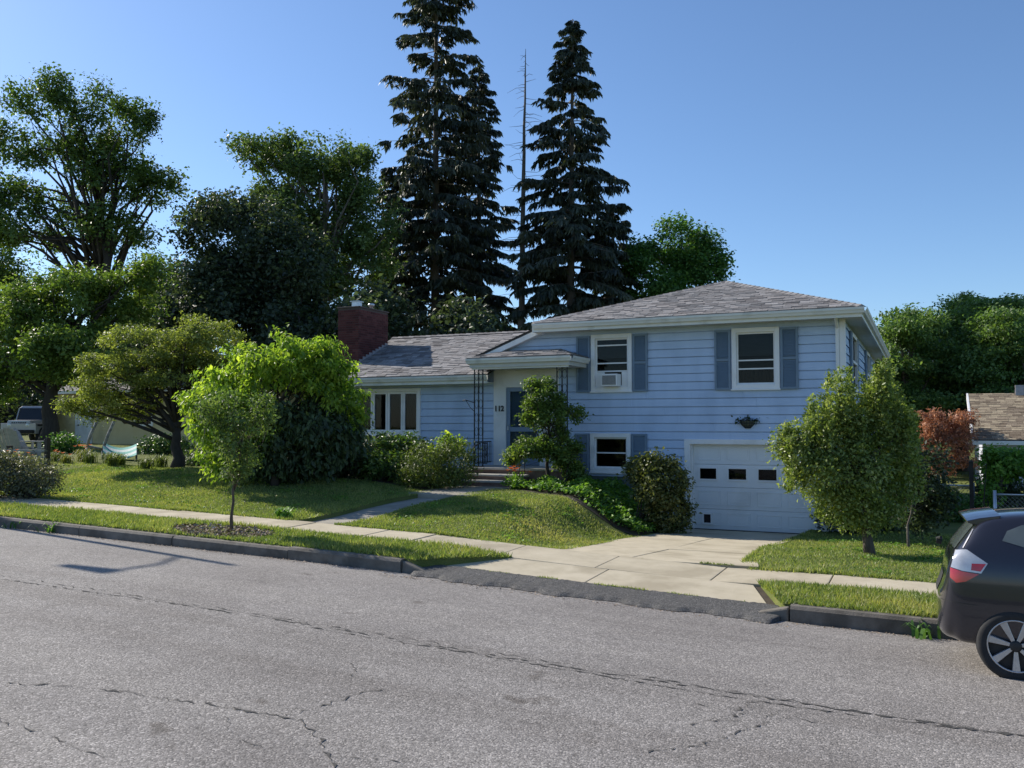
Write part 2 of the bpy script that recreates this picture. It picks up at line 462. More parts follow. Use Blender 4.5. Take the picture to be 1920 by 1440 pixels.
tag(grid_patch('grass_verge', lambda y: -40, lambda y: 30, np.linspace(-30, 3.1, 12), 60, lambda x, y: gut(x) + 0.16, M['lawn']), kind='structure')
mb = MB()
xs = np.linspace(-40, 30, 60)
for a, b in zip(xs[:-1], xs[1:]):
    za, zb = float(gut(a)), float(gut(b))
    mb.hexa([(a, 3.08, za - .3), (b, 3.08, zb - .3), (b, 3.22, zb - .3), (a, 3.22, za - .3), (a, 3.08, za + .17), (b, 3.08, zb + .17), (b, 3.22, zb + .17), (a, 3.22, za + .17)])
tag(mb.build('kerb', M['kerb']), kind='structure')

# kerb: one empty, each stone its own piece
def kerb_run(x0, x1, step):
    kr = empty('kerb', (x0, 10.08, float(gut(x0)))); tag(kr, kind='structure')
    x = x0
    i = 0
    while x < x1 - 0.05:
        L = min(step * random.uniform(0.8, 1.25), x1 - x)
        a, b = x + 0.006, x + L - 0.006
        za, zb = float(gut(a)), float(gut(b))
        dy = random.uniform(-0.012, 0.012); dz = random.uniform(-0.012, 0.012)
        m = MB()
        n = 5
        for q in range(n):
            xa, xb = a + (b - a) * q / n, a + (b - a) * (q + 1) / n
            wa, wb = za + (zb - za) * q / n + dz, za + (zb - za) * (q + 1) / n + dz
            ya = [10.0 + dy, 10.015 + dy, 10.045 + dy, 10.155 + dy, 10.155 + dy]
            h = [-0.25, 0.125, 0.158, 0.16, -0.25]
            m.add([(xa, ya[k], wa + h[k]) for k in range(5)] + [(xb, ya[k], wb + h[k]) for k in range(5)],
                  [(k, k + 1, k + 6, k + 5) for k in range(4)] + ([(0, 4, 3, 2, 1)] if q == 0 else []) + ([(5, 6, 7, 8, 9)] if q == n - 1 else []))
        m.build('kerb_stone', M['kerb'], kr)
        x += L; i += 1
    return kr
kerb_run(-36, -6.3, 1.9)
kerb_run(-1.35, 14, 1.9)
# sunken kerb end stones beside the drive
for x0, x1, ha, hb in ((-6.3, -5.95, .15, .05), (-1.72, -1.36, .05, .15)):
    za, zb = float(gut(x0)), float(gut(x1))
    m = MB().hexa([(x0, 10.02, za - .2), (x1, 10.0, zb - .2), (x1, 10.16, zb - .2), (x0, 10.16, za - .2), (x0, 10.05, za + ha), (x1, 10.03, zb + hb), (x1, 10.16, zb + hb), (x0, 10.16, za + ha)])
    tag(m.build('kerb_stone', M['kerb'], bevel=0.02), kind='structure')

# sidewalk slabs
sw = empty('sidewalk', (-4, 11.9, 0)); tag(sw, kind='structure')
joints = [-46 + 1.52 * i for i in range(26)]
joints = [j for j in joints if j < -7.6] + [-7.1, -5.55, -4.05, -2.5, -1.1, 0.4, 1.9, 3.4, 4.9, 6.4, 8, 9.6, 11.2]
for a, b in zip(joints[:-1], joints[1:]):
    g = 0.007
    za, zb = float(swz(a)), float(swz(b))
    t1, t2 = random.uniform(-.008, .008), random.uniform(-.008, .008)
    y0, y1 = 11.35, 12.43
    MB().hexa([(a + g, y0, za - .1), (b - g, y0, zb - .1), (b - g, y1, zb - .1), (a + g, y1, za - .1),
               (a + g, y0, za + t1), (b - g, y0, zb + t2), (b - g, y1, zb + t2 + .01), (a + g, y1, za + t1 + .01)]).build('slab', M['walk'], sw, bevel=0.008)
# driveway slabs and apron
dw = empty('driveway', (-3.8, 16.5, 0)); tag(dw, kind='structure')
def slab4(p, th, mat, parent, bevel=0.008):
    q = [(x, y, z - th) for x, y, z in p] + [tuple(x) for x in p]
    MB().hexa(q).build('slab', mat, parent, bevel=bevel)
ysd = [12.445, 14.6, 17.0, 20.98]
for a, b in zip(ysd[:-1], ysd[1:]):
    for k in range(2):
        def ex(y, s):
            l, r = drive_l(y) - 0.06, drive_r(y) + 0.06
            return l + (r - l) * s
        s0, s1 = (0, .5) if k == 0 else (.5, 1)
        g = 0.006
        zz = lambda y: float(drv(y)) + random.uniform(-.004, .004)
        slab4([(ex(a, s0) + g, a + g, zz(a)), (ex(a, s1) - g, a + g, zz(a)), (ex(b, s1) - g, b - g, zz(b)), (ex(b, s0) + g, b - g, zz(b))], 0.1, M['walk'], dw)
ap = [(-6.0, -5.35), (-3.9, -3.85), (-1.62, -1.95)]
for (a0, a1), (b0, b1) in zip(ap[:-1], ap[1:]):
    slab4([(a0 + .006, 10.42, float(gut(a0)) + .055), (b0 - .006, 10.42, float(gut(b0)) + .055), (b1 - .006, 11.335, float(swz(b1)) - .005), (a1 + .006, 11.335, float(swz(a1)) - .005)], 0.12, M['walk'], dw)

tag(grid_patch('verge_soil', lambda y: -7.2, lambda y: -0.9, np.linspace(10.05, 11.4, 6), 30, lambda x, y: gut(x) + .03 + .05 * (y - 10.05), M['soil']), kind='structure')
# rough asphalt apron band at the foot of the drive, raised and lumpy
nx, ny = 150, 14
V = []
for j in range(ny):
    t = j / (ny - 1)
    for i in range(nx):
        s = i / (nx - 1)
        x = -6.35 + 5.0 * s
        lo = 9.80 + 0.07 * math.sin(x * 5.1) + 0.035 * math.sin(x * 13) + 0.02 * math.sin(x * 31 + 1) - 0.05 * s
        hi = 10.44 + 0.012 * math.sin(x * 21)
        if s < .06: lo = hi - (hi - lo) * max(.15, s / .06)
        if s > .97: lo = hi - (hi - lo) * max(.3, (1 - s) / .03)
        y = lo + (hi - lo) * t
        base = float(road_z(x, min(y, 10.0)))
        hgt = 0.006 if j == 0 else (0.035 + 0.045 * t) * min(1, j / 1.6)
        hgt += (rng.random() - .5) * 0.009 * (j > 0)
        V.append((x, y, base + hgt))
F = [(j * nx + i, j * nx + i + 1, (j + 1) * nx + i + 1, (j + 1) * nx + i) for j in range(ny - 1) for i in range(nx - 1)]
tag(link('asphalt_ramp', mesh_np('asphalt_ramp', V, F, M['patch'])), kind='structure')

# cracks: thin jagged ribbons set in the road
def crack(pts, w, jit, seed, seg=0.05):
    r = np.random.default_rng(seed)
    out = []
    for (x0, y0), (x1, y1) in zip(pts[:-1], pts[1:]):
        n = max(2, int(math.hypot(x1 - x0, y1 - y0) / seg))
        for i in range(n):
            t = i / n
            out.append((x0 + (x1 - x0) * t, y0 + (y1 - y0) * t))
    out = np.array(out)
    wob = np.cumsum(r.normal(0, jit * .45, len(out))); wob -= np.linspace(wob[0], wob[-1], len(out))
    wob = wob * .6 + r.normal(0, jit, len(out))
    d = np.gradient(out, axis=0); d /= np.linalg.norm(d, axis=1)[:, None] + 1e-9
    nrm = np.stack([-d[:, 1], d[:, 0]], 1)
    c = out + nrm * wob[:, None]
    ww = w * .75 * np.clip(r.gamma(1.1, .8, len(out)), 0.0, 3.0) * (r.random(len(out)) < .88)
    a, b = c + nrm * ww[:, None] / 2, c - nrm * ww[:, None] / 2
    V = np.concatenate([np.column_stack([a, road_z(a[:, 0], a[:, 1]) + .0045]), np.column_stack([b, road_z(b[:, 0], b[:, 1]) + .0045])])
    n = len(out); i = np.arange(n - 1)
    link('crack', mesh_np('crack', V, np.stack([i, i + 1, n + i + 1, n + i], 1), M['crack']), road)
crack([(-30, 6.5), (-9, 6.62), (-4, 6.66), (3.0, 6.68)], 0.019, 0.010, 1)
crack([(-22, 6.52), (-7, 6.70), (-2.4, 6.74), (2.5, 6.60)], 0.012, 0.014, 2)
crack([(-5.2, 6.60), (-3.2, 6.62), (-1.0, 6.61), (2.0, 6.74)], 0.015, 0.012, 3)
crack([(-1.15, 6.55), (-1.22, 6.2), (-1.45, 5.85)], 0.016, 0.02, 4, 0.03)
crack([(-0.92, 6.5), (-1.08, 6.05), (-1.3, 5.55), (-1.6, 5.3)], 0.012, 0.02, 5, 0.03)
crack([(-1.5, 6.3), (-1.2, 6.25), (-0.95, 6.3), (-.6, 6.35)], 0.010, 0.016, 6, 0.03)
crack([(-1.35, 6.05), (-1.1, 6.1)], 0.010, 0.016, 61, 0.03)
crack([(-6.1, 4.35), (-5.2, 4.62), (-4.3, 4.75), (-3.75, 4.78), (-3.4, 4.55), (-3.0, 4.2), (-2.7, 3.7)], 0.014, 0.014, 7, 0.04)
crack([(-3.9, 4.78), (-3.75, 5.2), (-3.6, 5.55)], 0.009, 0.014, 8, 0.04)
crack([(-4.4, 4.7), (-3.9, 4.35), (-3.6, 4.3)], 0.007, 0.012, 9, 0.04)
crack([(-3.3, 4.4), (-2.6, 4.6), (-1.8, 4.55)], 0.006, 0.012, 10, 0.04)
crack([(-4.2, 5.9), (-4.0, 5.75), (-3.95, 5.6)], 0.008, 0.012, 11, 0.03)
crack([(-7.5, 3.5), (-5.5, 3.9), (-4.4, 3.8)], 0.008, 0.014, 12, 0.04)

# front path
pth = empty('front_path', (-9.55, 14.5, 0.4)); tag(pth, kind='structure')
ysp = [12.44, 13.55, 14.65, 15.75, 16.6]
for a, b in zip(ysp[:-1], ysp[1:]):
    z0, z1 = [float(0.5 * (ground(-10.05, y) + ground(-9.05, y))) - 0.055 - .02 * (y - 12.4) / 4 for y in (a, b)]
    slab4([(-10.03, a + .006, z0), (-9.07, a + .006, z0), (-9.07, b - .006, z1), (-10.03, b - .006, z1)], 0.1, M['path'], pth)
slab4([(-10.35, 16.62, .685), (-8.75, 16.62, .685), (-8.75, 19.0, .70), (-10.35, 19.0, .70)], 0.16, M['path'], pth)

# ------------------------------------------------------------------ blue split-level house
HX, HY = -5.3, 21.0
H = empty('split_level_house', (HX, HY, 0.0), 'light blue clapboard split-level house with hipped grey roof and white garage door', 'house')
WY = 21.0            # face of the front wall
OPEN = dict(w1=(-7.56, -6.49, 3.02, 4.45), w2=(-4.05, -2.96, 3.02, 4.45), lw=(-7.59, -6.53, 1.0, 1.97), gar=(-5.2, -2.0, -0.4, 1.84), pw=(-14.73, -12.55, 1.89, 3.19))

def wall_with_holes(m, x0, x1, z0, z1, y0, y1, holes):
    xs = sorted({x0, x1, *[h[0] for h in holes], *[h[1] for h in holes]})
    zs = sorted({z0, z1, *[h[2] for h in holes], *[h[3] for h in holes]})
    xs = [x for x in xs if x0 <= x <= x1]; zs = [z for z in zs if z0 <= z <= z1]
    for a, b in zip(xs[:-1], xs[1:]):
        for c, d in zip(zs[:-1], zs[1:]):
            mx, mz = (a + b) / 2, (c + d) / 2
            if any(h[0] < mx < h[1] and h[2] < mz < h[3] for h in holes): continue
            m.box(a, b, y0, y1, c, d)
m = MB()
wall_with_holes(m, -8.5, -1.6, -0.4, 4.56, 21.0, 21.15, [OPEN['w1'], OPEN['w2'], OPEN['lw'], OPEN['gar']])
m.box(-8.5, -8.35, 21.15, 35.0, 0.3, 4.56); m.box(-1.75, -1.6, 21.15, 35.0, -0.4, 4.56); m.box(-8.35, -1.75, 34.85, 35.0, -0.4, 4.56)
m.build('wall', M['siding'], H)
m = MB()
wall_with_holes(m, -15.0, -8.5, 0.6, 3.32, 21.0, 21.15, [OPEN['pw'], (-9.92, -9.0, 1.14, 3.14)])
m.add([(-10.75, 21.0, 3.32), (-8.5, 21.0, 3.32), (-8.5, 21.0, 4.66), (-10.75, 21.0, 3.9), (-10.75, 21.15, 3.32), (-8.5, 21.15, 3.32), (-8.5, 21.15, 4.66), (-10.75, 21.15, 3.9)],
      [(0, 1, 2, 3), (4, 7, 6, 5), (0, 3, 7, 4), (1, 5, 6, 2), (3, 2, 6, 7)])
m.box(-15.0, -14.85, 21.15, 26.8, 0.6, 3.32); m.box(-14.85, -8.5, 26.65, 26.8, 0.6, 3.32)
gq = [(21.0, 3.321), (26.8, 3.321), (26.8, 3.66), (23.9, 4.885), (21.0, 3.66)]
m.add([(-15.0, y, z) for y, z in gq] + [(-14.85, y, z) for y, z in gq], [(0, 4, 3, 2, 1), (5, 6, 7, 8, 9), (2, 3, 8, 7), (3, 4, 9, 8), (4, 0, 5, 9), (1, 2, 7, 6)])
m.build('wall', M['siding'], H)
# foundation
m = MB(); m.box(-8.5, -5.3, 20.99, 21.1, -0.3, 0.92); m.box(-15.0, -10.5, 20.99, 21.1, 0.3, 0.98); m.build('foundation', M['found'], H)

# clapboards: one object per board, face proud at the bottom edge
def siding(x0, x1, z0, z1, openings, plane='front', xl=None, row=0.2, zbase=1.0, fixed=None):
    k0 = math.floor((z0 - zbase) / row + 1e-6)
    z = zbase + k0 * row
    while z < z1 - 1e-3:
        za, zb = max(z, z0), min(z + row, z1)
        blk = sorted([o for o in openings if o[2] < zb - 1e-4 and o[3] > za + 1e-4])
        segs = []
        cur = x0
        for o in blk:
            if o[0] > cur: segs.append((cur, o[0], za, zb))
            if o[2] > za + 1e-3: segs.append((max(o[0], cur), min(o[1], x1), za, o[2]))
            if o[3] < zb - 1e-3: segs.append((max(o[0], cur), min(o[1], x1), o[3], zb))
            cur = max(cur, o[1])
        if cur < x1: segs.append((cur, x1, za, zb))
        cut = []
        for a, b, c, d in segs:
            while b - a > 3.7:
                q = a + random.uniform(1.6, 3.4); cut.append((a, q - .0015, c, d)); a = q + .0015
            cut.append((a, b, c, d))
        for a, b, c, d in cut:
            if b - a < 0.02: continue
            wav = random.uniform(-.003, .003)
            if c < z + .024: c = z + .024          # open shadow gap under the lap
            if d - c < .01: continue
            def th(q): return 0.050 + wav - 0.016 * (q - z) / row
            a0 = a1 = a
            if xl: a0, a1 = max(a, xl(c)), max(a, xl(d))
            if b - a1 < .02 and b - a0 < .02: continue
            lip = 0.010
            if plane == 'front':
                p = [(a0, WY - th(c), c), (b, WY - th(c), c), (b, WY - .001, c + lip), (a0, WY - .001, c + lip), (a1, WY - th(d), d), (b, WY - th(d), d), (b, WY - .001, d), (a1, WY - .001, d)]
            else:   # right side wall at x = fixed, a/b are y
                p = [(fixed + th(c), a, c), (fixed + th(c), b, c), (fixed + .001, b, c + lip), (fixed + .001, a, c + lip), (fixed + th(d), a, d), (fixed + th(d), b, d), (fixed + .001, b, d), (fixed + .001, a, d)]
            MB().hexa(p).build('clapboard', M['siding'], H)
        z += row
rake_x = lambda z: -10.37 + (z - 4.10) / 0.54 * 1.34 + .12
SH = [(-7.56, -6.49, 3.02, 4.45), (-4.05, -2.96, 3.02, 4.45), (-7.59, -6.53, 1.0, 1.97), (-5.2, -2.0, -0.4, 1.84)]
siding(-8.44, -1.62, 0.9, 4.555, SH)
siding(-10.4, -8.44, 4.0, 4.66, [], xl=rake_x)
siding(-6.0, -5.2, 0.0, 0.9, [])
siding(-2.0, -1.62, -0.2, 0.9, [])
siding(-15.0, -10.3, 0.98, 3.30, [(-14.73, -12.55, 1.89, 3.19)])
SIDEW = [(22.9, 24.6, 3.02, 4.45), (29.0, 30.8, 3.02, 4.45)]
siding(21.02, 35.0, 1.6, 4.555, SIDEW, plane='side', fixed=-1.6)
# frieze under soffit shadow + corner boards
m = MB(); m.box(-1.66, -1.535, 20.925, 21.0, -0.2, 4.55); m.box(-1.6, -1.535, 21.0, 21.1, -0.2, 4.55); m.build('corner_board', M['white'], H)

# windows -----------------------------------------------------
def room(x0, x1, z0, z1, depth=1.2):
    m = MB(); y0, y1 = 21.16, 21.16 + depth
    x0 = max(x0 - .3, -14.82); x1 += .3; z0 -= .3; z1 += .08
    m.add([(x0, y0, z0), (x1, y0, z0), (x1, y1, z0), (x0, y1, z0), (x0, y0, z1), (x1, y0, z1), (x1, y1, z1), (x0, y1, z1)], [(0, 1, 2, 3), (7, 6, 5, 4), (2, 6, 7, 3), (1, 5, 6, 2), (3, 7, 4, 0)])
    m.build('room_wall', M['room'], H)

def sash_window(x0, x1, z0, z1, rails, blind=None, curtain=None, cas=0.105):
    c = MB(); c.frame(x0, x1, z0, z1, cas, 20.915, 21.02); c.box(x0 - .02, x1 + .02, 20.89, 20.99, z0 - .035, z0 - .001)
    w = c.build('window', M['white'], H, bevel=.004)
    a, b, lo, hi = x0 + cas, x1 - cas, z0 + cas, z1 - cas
    s = MB(); s.frame(a, b, lo, hi, .038, 20.985, 21.03)
    for r in rails: s.box(a + .038, b - .038, 20.98, 21.03, r - .016, r + .016)
    s.build('sash', M['white'], w)
    zs = [lo + .038] + sorted(rails) + [hi - .038]
    mid = sorted(rails)[len(rails) // 2] if rails else (lo + hi) / 2
    for p, q, yy in ((lo + .038, mid, 21.012), (mid, hi - .038, 21.022)):
        MB().box(a + .038, b - .038, yy, yy + .004, p, q).build('pane', M['glass'], w)
    if blind:
        bl = MB(); zz = blind
        while zz < hi: bl.box(a + .03, b - .03, 21.06, 21.075, zz, zz + .021); zz += .026
        bl.build('blind', M['blind'], w)
    if curtain:
        cu = MB(); n = 24
        for i in range(n):
            xa, xb = a + (b - a) * i / n, a + (b - a) * (i + 1) / n
            ya, yb = 21.09 + .03 * math.sin(i * 1.3), 21.09 + .03 * math.sin((i + 1) * 1.3)
            cu.add([(xa, ya, lo), (xb, yb, lo), (xb, yb, curtain), (xa, ya, curtain)], [(0, 1, 2, 3)])
        cu.build('curtain', M['curtain'], w)
    room(x0, x1, z0, z1)
    return w
w1 = sash_window(*OPEN['w1'], rails=[3.52, 3.72, 4.17], blind=3.85)
w2 = sash_window(*OPEN['w2'], rails=[3.49, 3.69], blind=3.80, curtain=3.5)
sash_window(*OPEN['lw'], rails=[1.48], curtain=None)
for a, b in ((-7.42, -7.22), (-6.77, -6.63)): MB().box(a, b, 20.98, 21.0, 3.14, 3.50).build('filler_panel', M['white'], w1)
# picture window of four casements
x0, x1, z0, z1 = OPEN['pw']
c = MB(); c.frame(x0, x1, z0, z1, .085, 20.91, 21.02); c.box(x0 - .02, x1 + .02, 20.88, 20.99, z0 - .04, z0 - .001)
pw = c.build('window', M['white'], H, bevel=.004)
cw = (x1 - x0 - .17) / 4
for i in range(4):
    a = x0 + .085 + i * cw
    s = MB(); s.frame(a + .004, a + cw - .004, z0 + .087, z1 - .087, .062, 20.965, 21.03); s.build('casement', M['white'], pw, bevel=.003)
    MB().box(a + .066, a + cw - .066, 21.0, 21.004, z0 + .149, z1 - .149).build('pane', M['glass'], pw)
cu = MB()
for (a, b) in ((-14.65, -14.45), (-13.3, -12.62)):
    n = 16
    for i in range(n):
        xa, xb = a + (b - a) * i / n, a + (b - a) * (i + 1) / n
        ya, yb = 21.12 + .03 * math.sin(i * 1.5), 21.12 + .03 * math.sin((i + 1) * 1.5)
        cu.add([(xa, ya, z0 + .1), (xb, yb, z0 + .1), (xb, yb, z1 - .1), (xa, ya, z1 - .1)], [(0, 1, 2, 3)])
cu.build('curtain', M['curtain'], pw)
room(x0, x1, z0, z1, 2.5)
# louvred shutters
def shutter(x0, x1, z0, z1):
    s = MB(); s.frame(x0, x1, z0, z1, .05, 20.900, 20.945); s.box(x0, x1, 20.945, 20.95, z0, z1); s.box(x0 + .05, x1 - .05, 20.901, 20.945, (z0 + z1) / 2 - .03, (z0 + z1) / 2 + .03)
    sh = s.build('shutter', M['shutter'], H, bevel=.003)
    l = MB(); zz = z0 + .055
    while zz < z1 - .07:
        if abs(zz - (z0 + z1) / 2) > .05:
            l.hexa([(x0 + .05, 20.908, zz), (x1 - .05, 20.908, zz), (x1 - .05, 20.914, zz), (x0 + .05, 20.914, zz), (x0 + .05, 20.930, zz + .032), (x1 - .05, 20.930, zz + .032), (x1 - .05, 20.936, zz + .032), (x0 + .05, 20.936, zz + .032)])
        zz += .034
    tag(l.build('louvre', M['shutter'], sh), kind='stuff')
for a, b in ((-7.95, -7.585), (-6.465, -6.09), (-4.45, -4.075), (-2.935, -2.55)): shutter(a, b, 3.0, 4.42)
for a, b in ((-8.0, -7.615), (-6.505, -6.12)): shutter(a, b, 1.0, 1.96)
# side windows with shutters
for (a, b, lo, hi) in SIDEW:
    f = -1.575
    m = MB()
    for (p, q, r, s) in ((a, a + .1, lo, hi), (b - .1, b, lo, hi), (a + .1, b - .1, lo, lo + .1), (a + .1, b - .1, hi - .1, hi), (a + .1, b - .1, (lo + hi) / 2 - .03, (lo + hi) / 2 + .03)):
        m.box(-1.60, -1.51, p, q, r, s)
    w = m.build('window', M['white'], H)
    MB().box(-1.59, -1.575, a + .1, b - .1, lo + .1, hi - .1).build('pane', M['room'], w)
    for (p, q) in ((a - .46, a - .02), (b + .02, b + .46)):
        MB().box(-1.548, -1.50, p, q, lo, hi - .02).build('shutter', M['shutter'], H)

# garage door -------------------------------------------------
m = MB(); m.box(-5.2, -5.06, 20.93, 21.03, -.32, 1.84); m.box(-2.08, -1.95, 20.93, 21.03, -.32, 1.84); m.box(-5.06, -2.08, 20.93, 21.03, 1.72, 1.84)
m.box(-5.08, -5.02, 21.03, 21.2, -.32, 1.78); m.box(-2.12, -2.06, 21.03, 21.2, -.32, 1.78); m.box(-5.02, -2.12, 21.03, 21.2, 1.74, 1.78)
m.build('door_frame', M['white'], H, bevel=.004)
GD = MB().box(-5.06, -2.08, 21.165, 21.195, -.31, 1.78).build('garage_door', M['garage'], H)
secz = [-.30, .18, .70, 1.24, 1.76]
cols = [-5.0, -4.32, -3.63, -2.93, -2.14]
def panel_ring(m, a, b, c, d, y):   # raised bead outline of an embossed panel
    m.frame(a, b, c, d, .018, y - .010, y)
    m.box(a + .05, b - .05, y - .005, y, c + .05, d - .05)
for i in range(4):
    c, d = secz[i] + .004, secz[i + 1] - .004
    s = MB()
    if i == 2:
        holes = []
        for k, (a, b) in enumerate(((-4.87, -4.48), (-4.19, -3.78), (-3.50, -3.09), (-2.82, -2.41))):
            holes.append((a, b, .89, 1.14))
        wall_with_holes(s, -5.03, -2.11, c, d, 21.125, 21.165, holes)
        sec = s.build('door_section', M['garage'], GD)
        for (a, b, lo, hi) in holes:
            fr = MB(); fr.frame(a - .035, b + .035, lo - .035, hi + .035, .035, 21.108, 21.13); fr.build('light_frame', M['white'], GD)
            MB().box(a, b, 21.14, 21.145, lo, hi).build('pane', M['glass'], GD)
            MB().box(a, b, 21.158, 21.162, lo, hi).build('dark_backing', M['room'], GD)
    else:
        s.box(-5.03, -2.11, 21.125, 21.165, c, d)
        for k in range(4):
            panel_ring(s, cols[k] + .08, cols[k + 1] - .06, c + .09, d - .09, 21.125)
        sec = s.build('door_section', M['garage'], GD, bevel=.003)
m = MB(); m.frame(-4.82, -4.58, -.19, .09, .04, 21.09, 21.115); pd_ = m.build('pet_door', M['white'], GD)
MB().box(-4.78, -4.62, 21.1, 21.112, -.15, .05).build('flap', M['room'], pd_)
MB().box(-5.06, -2.08, 21.1, 21.16, -.325, -.302).build('door_seal', M['deck'], GD)

# entrance ----------------------------------------------------
m = MB()
m.box(-10.30, -9.94, 20.93, 21.0, 1.12, 3.62); m.box(-8.98, -8.44, 20.93, 21.0, 1.12, 3.62); m.box(-9.94, -8.98, 20.93, 21.0, 3.16, 3.62)
m.box(-10.32, -8.42, 20.925, 21.0, 3.62, 4.0)
ent = m.build('entry_panel', M['white'], H, bevel=.004)
m = MB(); m.frame(-9.94, -8.98, 1.13, 3.16, .11, 20.965, 20.995); m.box(-9.83, -9.09, 20.966, 20.995, 2.0, 2.12); m.box(-9.83, -9.09, 20.975, 20.992, 1.24, 1.5)
fd = m.build('front_door', M['door'], H, bevel=.004)
MB().box(-9.83, -9.09, 20.985, 20.989, 2.12, 3.05).build('pane', M['glass'], fd)
MB().box(-9.83, -9.09, 20.985, 20.989, 1.5, 2.0).build('pane', M['glass'], fd)
MB().box(-9.83, -9.09, 21.03, 21.06, 1.24, 3.05).build('inner_door', M['door'], fd)
MB().tube([(-9.87, 20.965, 2.02), (-9.87, 20.92, 2.04), (-9.87, 20.92, 2.14), (-9.87, 20.965, 2.16)], .011).build('handle', M['metal'], fd)
# house number
for k, ch in enumerate('112'):
    cu = bpy.data.curves.new('digit', 'FONT'); cu.body = ch; cu.size = .20; cu.extrude = .006; cu.offset = .006
    tmp = bpy.data.objects.new('tmp', cu); COL.objects.link(tmp)
    bpy.context.view_layer.update()
    me = bpy.data.meshes.new_from_object(tmp.evaluated_get(bpy.context.evaluated_depsgraph_get()))
    bpy.data.objects.remove(tmp)
    me.materials.clear(); me.materials.append(M['iron'])
    hn = link('number_digit', me, H, (-10.275 + (0, .10, .19)[k] - HX, 20.918 - HY, 2.54)); hn.rotation_euler = (R(90), 0, 0)

# porch, steps, iron posts and rails
m = MB(); m.box(-10.45, -7.75, 19.75, 20.94, .45, 1.06); po = m.build('porch', M['porch'], H)
MB().box(-10.50, -7.70, 19.70, 20.945, 1.062, 1.118).build('porch_floor', M['nosing'], po, bevel=.012)
for i, (yy, zt) in enumerate(((19.38, .97), (19.06, .835))):
    m = MB(); m.box(-10.25, -8.75, yy, 19.748 if i == 0 else 19.375, .45, zt - .052); st = m.build('step', M['porch'], po)
    MB().box(-10.29, -8.71, yy - .04, 19.70 if i == 0 else 19.40, zt - .05, zt).build('tread', M['nosing'], po, bevel=.015)
def iron_post(xa, xb, y, z0, z1, name='iron_post'):
    m = MB()
    for x in (xa, (xa + xb) / 2, xb): m.box(x - .012, x + .012, y - .012, y + .012, z0, z1)
    nz = 7
    for k in range(nz):       # scroll infill between the bars
        zc = z0 + (z1 - z0) * (k + .5) / nz
        for sgn in (-1, 1):
            cx = (xa + xb) / 2 + sgn * (xb - xa) / 4; r = (xb - xa) / 4 - .012
            m.tube([(cx + r * math.cos(q), y, zc + .11 * math.sin(q)) for q in np.linspace(0, 2 * math.pi, 11)], .006, 5, cap=False)
    m.box(xa - .03, xb + .03, y - .03, y + .03, z0, z0 + .015)
    return m.build(name, M['iron'], H)
ip = iron_post(-10.36, -10.12, 19.95, 1.12, 3.60)
iron_post(-8.09, -7.82, 19.95, 1.12, 3.60)
m = MB(); m.tube([(-10.36, 19.95, 2.74), (-10.62, 19.95, 2.82), (-10.70, 19.95, 2.80)], .011, 6); m.tube([(-10.36, 19.95, 2.52), (-10.48, 19.95, 2.62), (-10.60, 19.95, 2.80)], .009, 6)
m.build('bracket', M['iron'], ip)
def railing(p0, p1, h0, h1, n, name='railing'):
    m = MB()
    p0, p1 = np.array(p0), np.array(p1)
    m.tube([p0 + (0, 0, h1), p1 + (0, 0, h1)], .017, 6); m.tube([p0 + (0, 0, h0), p1 + (0, 0, h0)], .012, 6)
    for i in range(n + 1):
        q = p0 + (p1 - p0) * i / n
        m.tube([q + (0, 0, h0), q + (0, 0, h1)], .008, 5)
    for i in range(n // 2):
        q = p0 + (p1 - p0) * (2 * i + 1) / n
        m.tube([tuple(q + np.array([.05 * math.cos(a), 0, (h0 + h1) / 2 + .12 * math.sin(a)])) for a in np.linspace(0, 6.28, 10)], .005, 4, cap=False)
    return m.build(name, M['iron'], H)
railing((-10.36, 20.0, 1.12), (-10.36, 20.9, 1.12), .08, .62, 9)
railing((-10.12, 19.95, 1.12), (-10.0, 19.95, 1.12), .08, .6, 2)
railing((-7.8, 20.0, 1.12), (-7.8, 20.9, 1.12), .08, .62, 9)
m = MB()
for xx in (-10.20, -8.80):
    m.tube([(xx, 19.95, 1.70), (xx, 19.7, 1.66), (xx, 18.95, 1.28), (xx, 18.9, 1.2)], .018, 6)
    for yy, zb, zt in ((19.6, 1.0, 1.62), (19.3, .9, 1.47), (19.02, .8, 1.31)): m.tube([(xx, yy, zb - .1), (xx, yy, zt)], .010, 5)
m.build('handrail', M['iron'], H)

